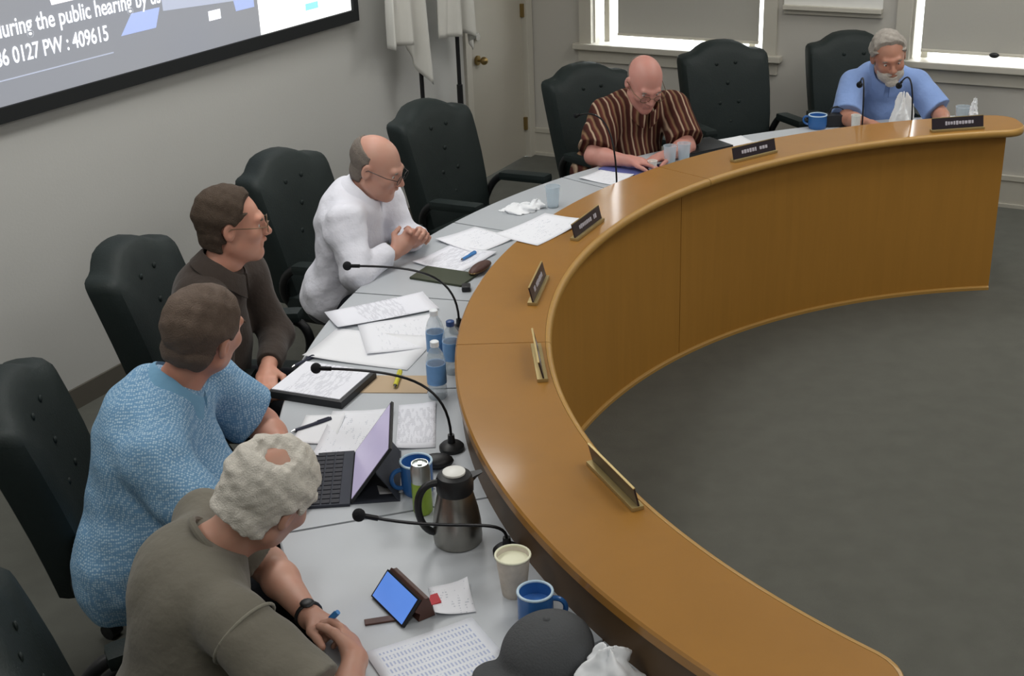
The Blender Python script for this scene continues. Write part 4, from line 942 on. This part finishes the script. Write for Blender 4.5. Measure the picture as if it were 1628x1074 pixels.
tag(r_, 'stainless steel thermal carafe with black lid, beside green can', 'carafe')
M['cang'] = mat('green_can', (150, 178, 66), .3, .4, var=.18, scale=26); M['alu'] = mat('aluminium', (200, 205, 202), .3, .9)
r_ = empty('drink_can', (-.265, 3.085, HD)); MB().lathe([(.022, 0), (.0275, .008), (.0275, .095), (.0275, .10)], 28).build('lower_body', M['cang'], r_, True); MB().lathe([(.0275, .10), (.0275, .138), (.023, .152), (.0235, .156), (.0215, .156), (.021, .151), (.001, .151)], 28).build('upper_body', M['alu'], r_, True); MB().box((0, .004, .1535), (.012, .02, .0015)).build('pull_tab', M['alu'], r_)
tag(r_, 'tall green and silver drink can in front of a blue mug', 'can')
r_ = empty('small_case', (-.235, 3.335, HD)); MB().ball((0, 0, .02), (.05, .035, .02), 16, 10).build('shell', M['black'], r_, True); MB().box((.0, .036, .02), (.012, .006, .008)).build('clasp', M['chrome'], r_); tag(r_, 'small black rounded case beside the microphone base, behind the carafe', 'case')
def clear(name, rgb, al=.35):
    m_, n, l, b = newmat(name); b.inputs['Base Color'].default_value = (*lin(rgb), 1); b.inputs['Roughness'].default_value = .08; b.inputs['Alpha'].default_value = al; b.inputs['Specular IOR Level'].default_value = .8; return m_
M['pet'] = clear('clear_plastic', (206, 222, 232), .38); M['label'] = mat('blue_label', (104, 150, 200), .4, var=.15, scale=40); M['capw'] = mat('white_cap', (228, 232, 236), .4); M['capb'] = mat('dark_blue_cap', (34, 66, 118), .4)
def bottle(label, x, y, h=.205, r=.032, capm='capw'):
    r_ = empty('water_bottle', (x, y, HD)); k = h / .205
    MB().lathe([(r * .9, 0), (r, .006), (r, .04 * k), (r * .95, .045 * k), (r, .05 * k), (r, .135 * k), (r * .8, .16 * k), (.013, .182 * k), (.012, .19 * k), (.001, .19 * k)], 24).build('bottle_body', M['pet'], r_, True)
    MB().lathe([(r * 1.015, .055 * k), (r * 1.015, .125 * k), (r * .9, .125 * k), (r * .9, .055 * k)], 24).build('label_band', M['label'], r_, True)
    MB().lathe([(.0145, .186 * k), (.0145, .203 * k), (.012, .205 * k), (.001, .205 * k)], 18).build('bottle_cap', M[capm], r_, True)
    tag(r_, label, 'bottle', 'plastic water bottles'); return r_
bottle('blue-labelled plastic bottle closest to the ledge seam, far one of three', -.262, 4.05)
bottle('blue-labelled plastic bottle with dark blue cap, against the ledge', -.205, 3.985, .19, .031, 'capb')
bottle('blue-labelled plastic bottle nearest the gooseneck microphone base', -.25, 3.80, .2)
def tumbler(label, x, y, z, r=.033, h=.095, tilt=0.0, ang=0.0):
    r_ = empty('plastic_tumbler', (x, y, z)); r_.rotation_euler = (tilt, 0, math.radians(ang))
    MB().lathe([(r * .75, 0), (r, h), (r * .95, h), (r * .72, .006), (.001, .004)], 24).build('wall', M['pet'], r_, True); MB().tube([(r * math.cos(2 * PI * i / 24), r * math.sin(2 * PI * i / 24), h) for i in range(25)], .002, 6, False).build('rim', M['pet'], r_, True)
    tag(r_, label, 'tumbler', 'clear plastic tumblers'); return r_
tumbler('clear tumbler before the striped-shirt man, left of a pair', .83, 6.30, HD, .034, .11)
tumbler('clear tumbler before the striped-shirt man, right of a pair', .905, 6.335, HD, .034, .11)
tumbler('clear tumbler beside crumpled napkin below the empty chair', .215, 5.735, HD, .035, .10)
tumbler('clear tumbler with tissues beside the far name plate', 2.44, 6.72, HD, .04, .14)
# crumpled tissues and napkins
M['tissue'] = mat('white_tissue', (240, 243, 246), .9, sheen=.2)
def crumple(name, label, x, y, z, rx, ry, rz, seedv, cat='tissue', spike=0.5, rot=0.0):
    f = Field((-rx * 1.6, -ry * 1.6, -.001), (rx * 1.6, ry * 1.6, rz * 1.35), max(.0028, min(rx, ry, rz) / 11))
    X = (f.ax[0][:, None, None], f.ax[1][None, :, None], f.ax[2][None, None, :])
    a = np.arctan2(X[1] / ry, X[0] / rx); rr = np.random.RandomState(seedv); p = rr.uniform(0, 6.28, 6)
    fold = 1 + spike * (.22 * np.sin(3 * a + p[0] + 6 * X[2] / rz) + .16 * np.abs(np.sin(2.5 * a + p[1])) + .12 * np.sin(7 * a + p[2] + 3 * X[2] / rz))
    q = np.sqrt((X[0] / rx)**2 + (X[1] / ry)**2) / fold; zz = X[2] / rz
    prof = np.clip(1 - zz * (.75 + .25 * np.sin(5 * a + p[3])), -1, 1) ** .5 if True else 0
    prof = np.where(zz < 1.2, np.sqrt(np.clip(1 - (zz * (1 + .22 * np.sin(4 * a + p[4])))**2, 0, 1)), 0)
    d = (q - prof) * min(rx, ry) + .0 * X[2]; d = np.maximum(d, .0015 - X[2]); f.F = (d + .0015 * noise3(X, 220, seedv)).astype(np.float32)
    V, Q = f.mesh(); o = np_mesh(name, V, Q, M['tissue']); o.location = (x, y, z); o.rotation_euler = (0, 0, rot); return tag(o, label, cat, 'crumpled white tissues')
crumple('crumpled_tissue', 'tall bright white tissue standing before the bearded man', 2.085, 6.62, HD, .062, .05, .215, 3, spike=.5)
crumple('crumpled_tissue', 'crumpled white tissues at the bottom edge beside the grey cap', .185, 2.335, HD, .06, .05, .075, 5, spike=.9)
crumple('crumpled_tissue', 'crumpled white napkin below the empty chair before the flags', .06, 5.70, HD, .075, .055, .03, 8, 'napkin', .8)
crumple('crumpled_tissue', 'small white tissue wad beside the clear tumbler, by the napkin', .14, 5.73, HD, .035, .03, .035, 9, spike=.8)
crumple('crumpled_tissue', 'white tissue poking out beside the far name plate', 2.475, 6.66, HD, .022, .035, .165, 12, spike=.9)
r_ = empty('small_cup', (.735, 6.235, HD)); MB().lathe([(.018, 0), (.024, .055), (.022, .055), (.016, .006), (.001, .005)], 18).build('cup_wall', M['white'], r_, True); MB().tube([(.024 * math.cos(2 * PI * i / 18), .024 * math.sin(2 * PI * i / 18), .055) for i in range(19)], .0018, 6, False).build('rim', M['white'], r_, True); tag(r_, 'small white cup by the ledge before the striped-shirt man', 'cup')
r_ = empty('small_cup', (1.875, 6.73, HD)); MB().lathe([(.02, 0), (.025, .115), (.023, .115), (.018, .006), (.001, .005)], 18).build('cup_wall', M['white'], r_, True); MB().tube([(.025 * math.cos(2 * PI * i / 18), .025 * math.sin(2 * PI * i / 18), .115) for i in range(19)], .0018, 6, False).build('rim', M['white'], r_, True); tag(r_, 'small white cup at the ledge before the bearded man', 'cup')
r_ = empty('handbag', (1.83, 6.96, HD)); MB().box((0, 0, .035), (.13, .08, .07), None, .025).build('pouch', M['binder'], r_, True); MB().tube(bez((-.04, 0, .065), (-.05, 0, .12), (.05, 0, .12), (.04, 0, .065), 10), .005, 8).build('strap', M['binder'], r_, True); tag(r_, 'small black pouch between blue mug and the bearded man', 'pouch')
# phone on a leather stand
r_ = empty('smartphone', (-.334, 2.622, HD)); r_.rotation_euler = (0, 0, math.atan2(-.84, .54))      # local x along the long edge, local y away from the owner
M['phscr'] = mat('phone_display', (96, 140, 220), .2, emit=(92, 138, 226), es=.62, var=.08, scale=20)
ta = math.radians(48)
def pp(u, v, w_): return Vector((u, .0 + v * math.cos(ta) + w_ * math.sin(ta), .006 + v * math.sin(ta) - w_ * math.cos(ta)))
def pslab(name, u0, u1, v0, v1, w0, w1, mt, par): 
    return MB().add([pp(u, v, w_) for u in (u0, u1) for v in (v0, v1) for w_ in (w0, w1)], [(0, 1, 3, 2), (4, 6, 7, 5), (0, 4, 5, 1), (2, 3, 7, 6), (0, 2, 6, 4), (1, 5, 7, 3)]).build(name, mt, par)
pslab('phone_body', -.079, .079, 0, .078, 0, .009, M['black'], r_); pslab('display', -.074, .074, .004, .074, -.001, .0005, M['phscr'], r_)
pslab('case_flap', -.081, .081, .045, .085, .009, .030, M['leatherb'], r_)
MB().add([(-.08, .045, .002), (.08, .045, .002), (.08, .092, .002), (-.08, .092, .002), (-.08, .062, .058), (.08, .062, .058), (.08, .078, .058), (-.08, .078, .058)], [(0, 3, 2, 1), (4, 5, 6, 7), (0, 1, 5, 4), (1, 2, 6, 5), (2, 3, 7, 6), (3, 0, 4, 7)]).build('case_stand', M['leatherb'], r_)
MB().box((.02, -.028, .003), (.022, .075, .005), Matrix.Rotation(math.radians(-22), 3, 'Z'), .002).build('case_strap', M['leatherb'], r_)
tag(r_, 'phone with blue screen propped in a brown leather case', 'phone')
# grey cap
M['capgrey'] = mat('grey_felt', (76, 78, 80), .9, var=.1, scale=20, bump=.3, bscale=200)
f = Field((-.16, -.2, -.002), (.16, .2, .16), .005)
f.ell((0, 0, .025), (.098, .115, .086), None, .02); f.ell((0, 0, -.07), (.3, .3, .072), None, .005, True); f.ell((-.0, .135, .012), (.075, .062, .012), None, .02); f.ell((0, .01, .01), (.088, .105, .062), None, .004, True)
V, Q = f.mesh(); capo = np_mesh('brimmed_cap', V, Q, M['capgrey']); capo.location = (.052, 2.42, HD); capo.rotation_euler = (0, 0, math.radians(128)); tag(capo, 'dark grey cap lying on the worktop beside the blue mug', 'cap')
MB().ball((0, 0, .110), (.009, .009, .005), 10, 6).build('top_button', M['capgrey'], capo, True)
# name plates along the ledge
M['plate'] = mat('dark_plate', (44, 36, 44), .35); M['plateb'] = mat('plate_edge', (176, 156, 106), .45, .6); M['letter'] = mat('plate_letters', (206, 204, 216), .5)
NP = [(96.0, 2.43, 'name plate at the far end of the ledge, before the bearded man'), (122.2, 2.475, 'name plate on the ledge before the striped-shirt man, angled to the left'), (152.2, 2.455, 'name plate on the ledge beside the big bright sheet'), (168.1, 2.445, 'name plate seen almost edge-on, above the ledge seam'), (182.6, 2.415, 'name plate with gilt top edge just below the ledge seam'), (201.5, 2.412, 'name plate seen from behind, closest to the camera')]
for i, (a, R_, lab) in enumerate(NP):
    r_ = empty('name_plate', PO(R_, a, HL)); r_.rotation_euler = (0, 0, math.radians(a - 90))   # local -y faces the room (dais centre)
    W_ = .265; tilt_ = math.radians(14)
    rot = Matrix.Rotation(-tilt_, 3, 'X')
    MB().box((0, .004, .006), (W_ + .006, .034, .012), None, .003).build('holder', M['plateb'], r_, True)
    MB().box(rot @ Vector((0, 0, .031)) + Vector((0, 0, .008)), (W_, .005, .054), rot).build('plate', M['plate'], r_)
    MB().box(rot @ Vector((0, .0, .0595)) + Vector((0, 0, .008)), (W_, .006, .003), rot).build('top_edge', M['plateb'], r_)
    rr = random.Random(40 + i); lt = MB(); x = -W_ * .30
    while x < W_ * .30:
        w_ = rr.uniform(.008, .015); h_ = rr.uniform(.014, .019)
        if rr.random() > .12: lt.box(rot @ Vector((x + w_ / 2, -.0031, .031)) + Vector((0, 0, .008)), (w_, .0008, h_), rot).box(rot @ Vector((x + w_ / 2, -.0031, .031 - h_ * .3)) + Vector((0, 0, .008)), (w_ * .5, .0008, h_ * .5), rot)
        x += w_ + .004
    o = lt.build('lettering', M['letter'], r_); o['kind'] = 'stuff'
    tag(r_, lab, 'name plate', 'name plates on the ledge')
# watch on the grey-shirted man's left wrist, pen in his hand
g = PEOPLE['gray']; wr = g[2]['arms']['L']; d = nrm(wr[2] - wr[1]); cpt = wr[2] - d * .015; e1 = nrm(np.cross(d, A3(0, 0, 1))); e2 = np.cross(d, e1)
MB().tube([Vector(cpt - g[1] + (e1 * math.cos(2 * PI * i / 20) + e2 * math.sin(2 * PI * i / 20)) * .031) for i in range(21)], .006, 8, False).ball(Vector(cpt - g[1] + A3(0, 0, .034)), (.018, .018, .006), 12, 8).build('wrist_watch', M['black'], g[0], True)

o = pen('blue and white pen held by the man in grey t-shirt', (-.50, 2.505), (-.42, 2.49), M['bluepen'], .0055, .79); o.rotation_euler[1] = math.radians(-48); o.location = (-.455, 2.495, .80)
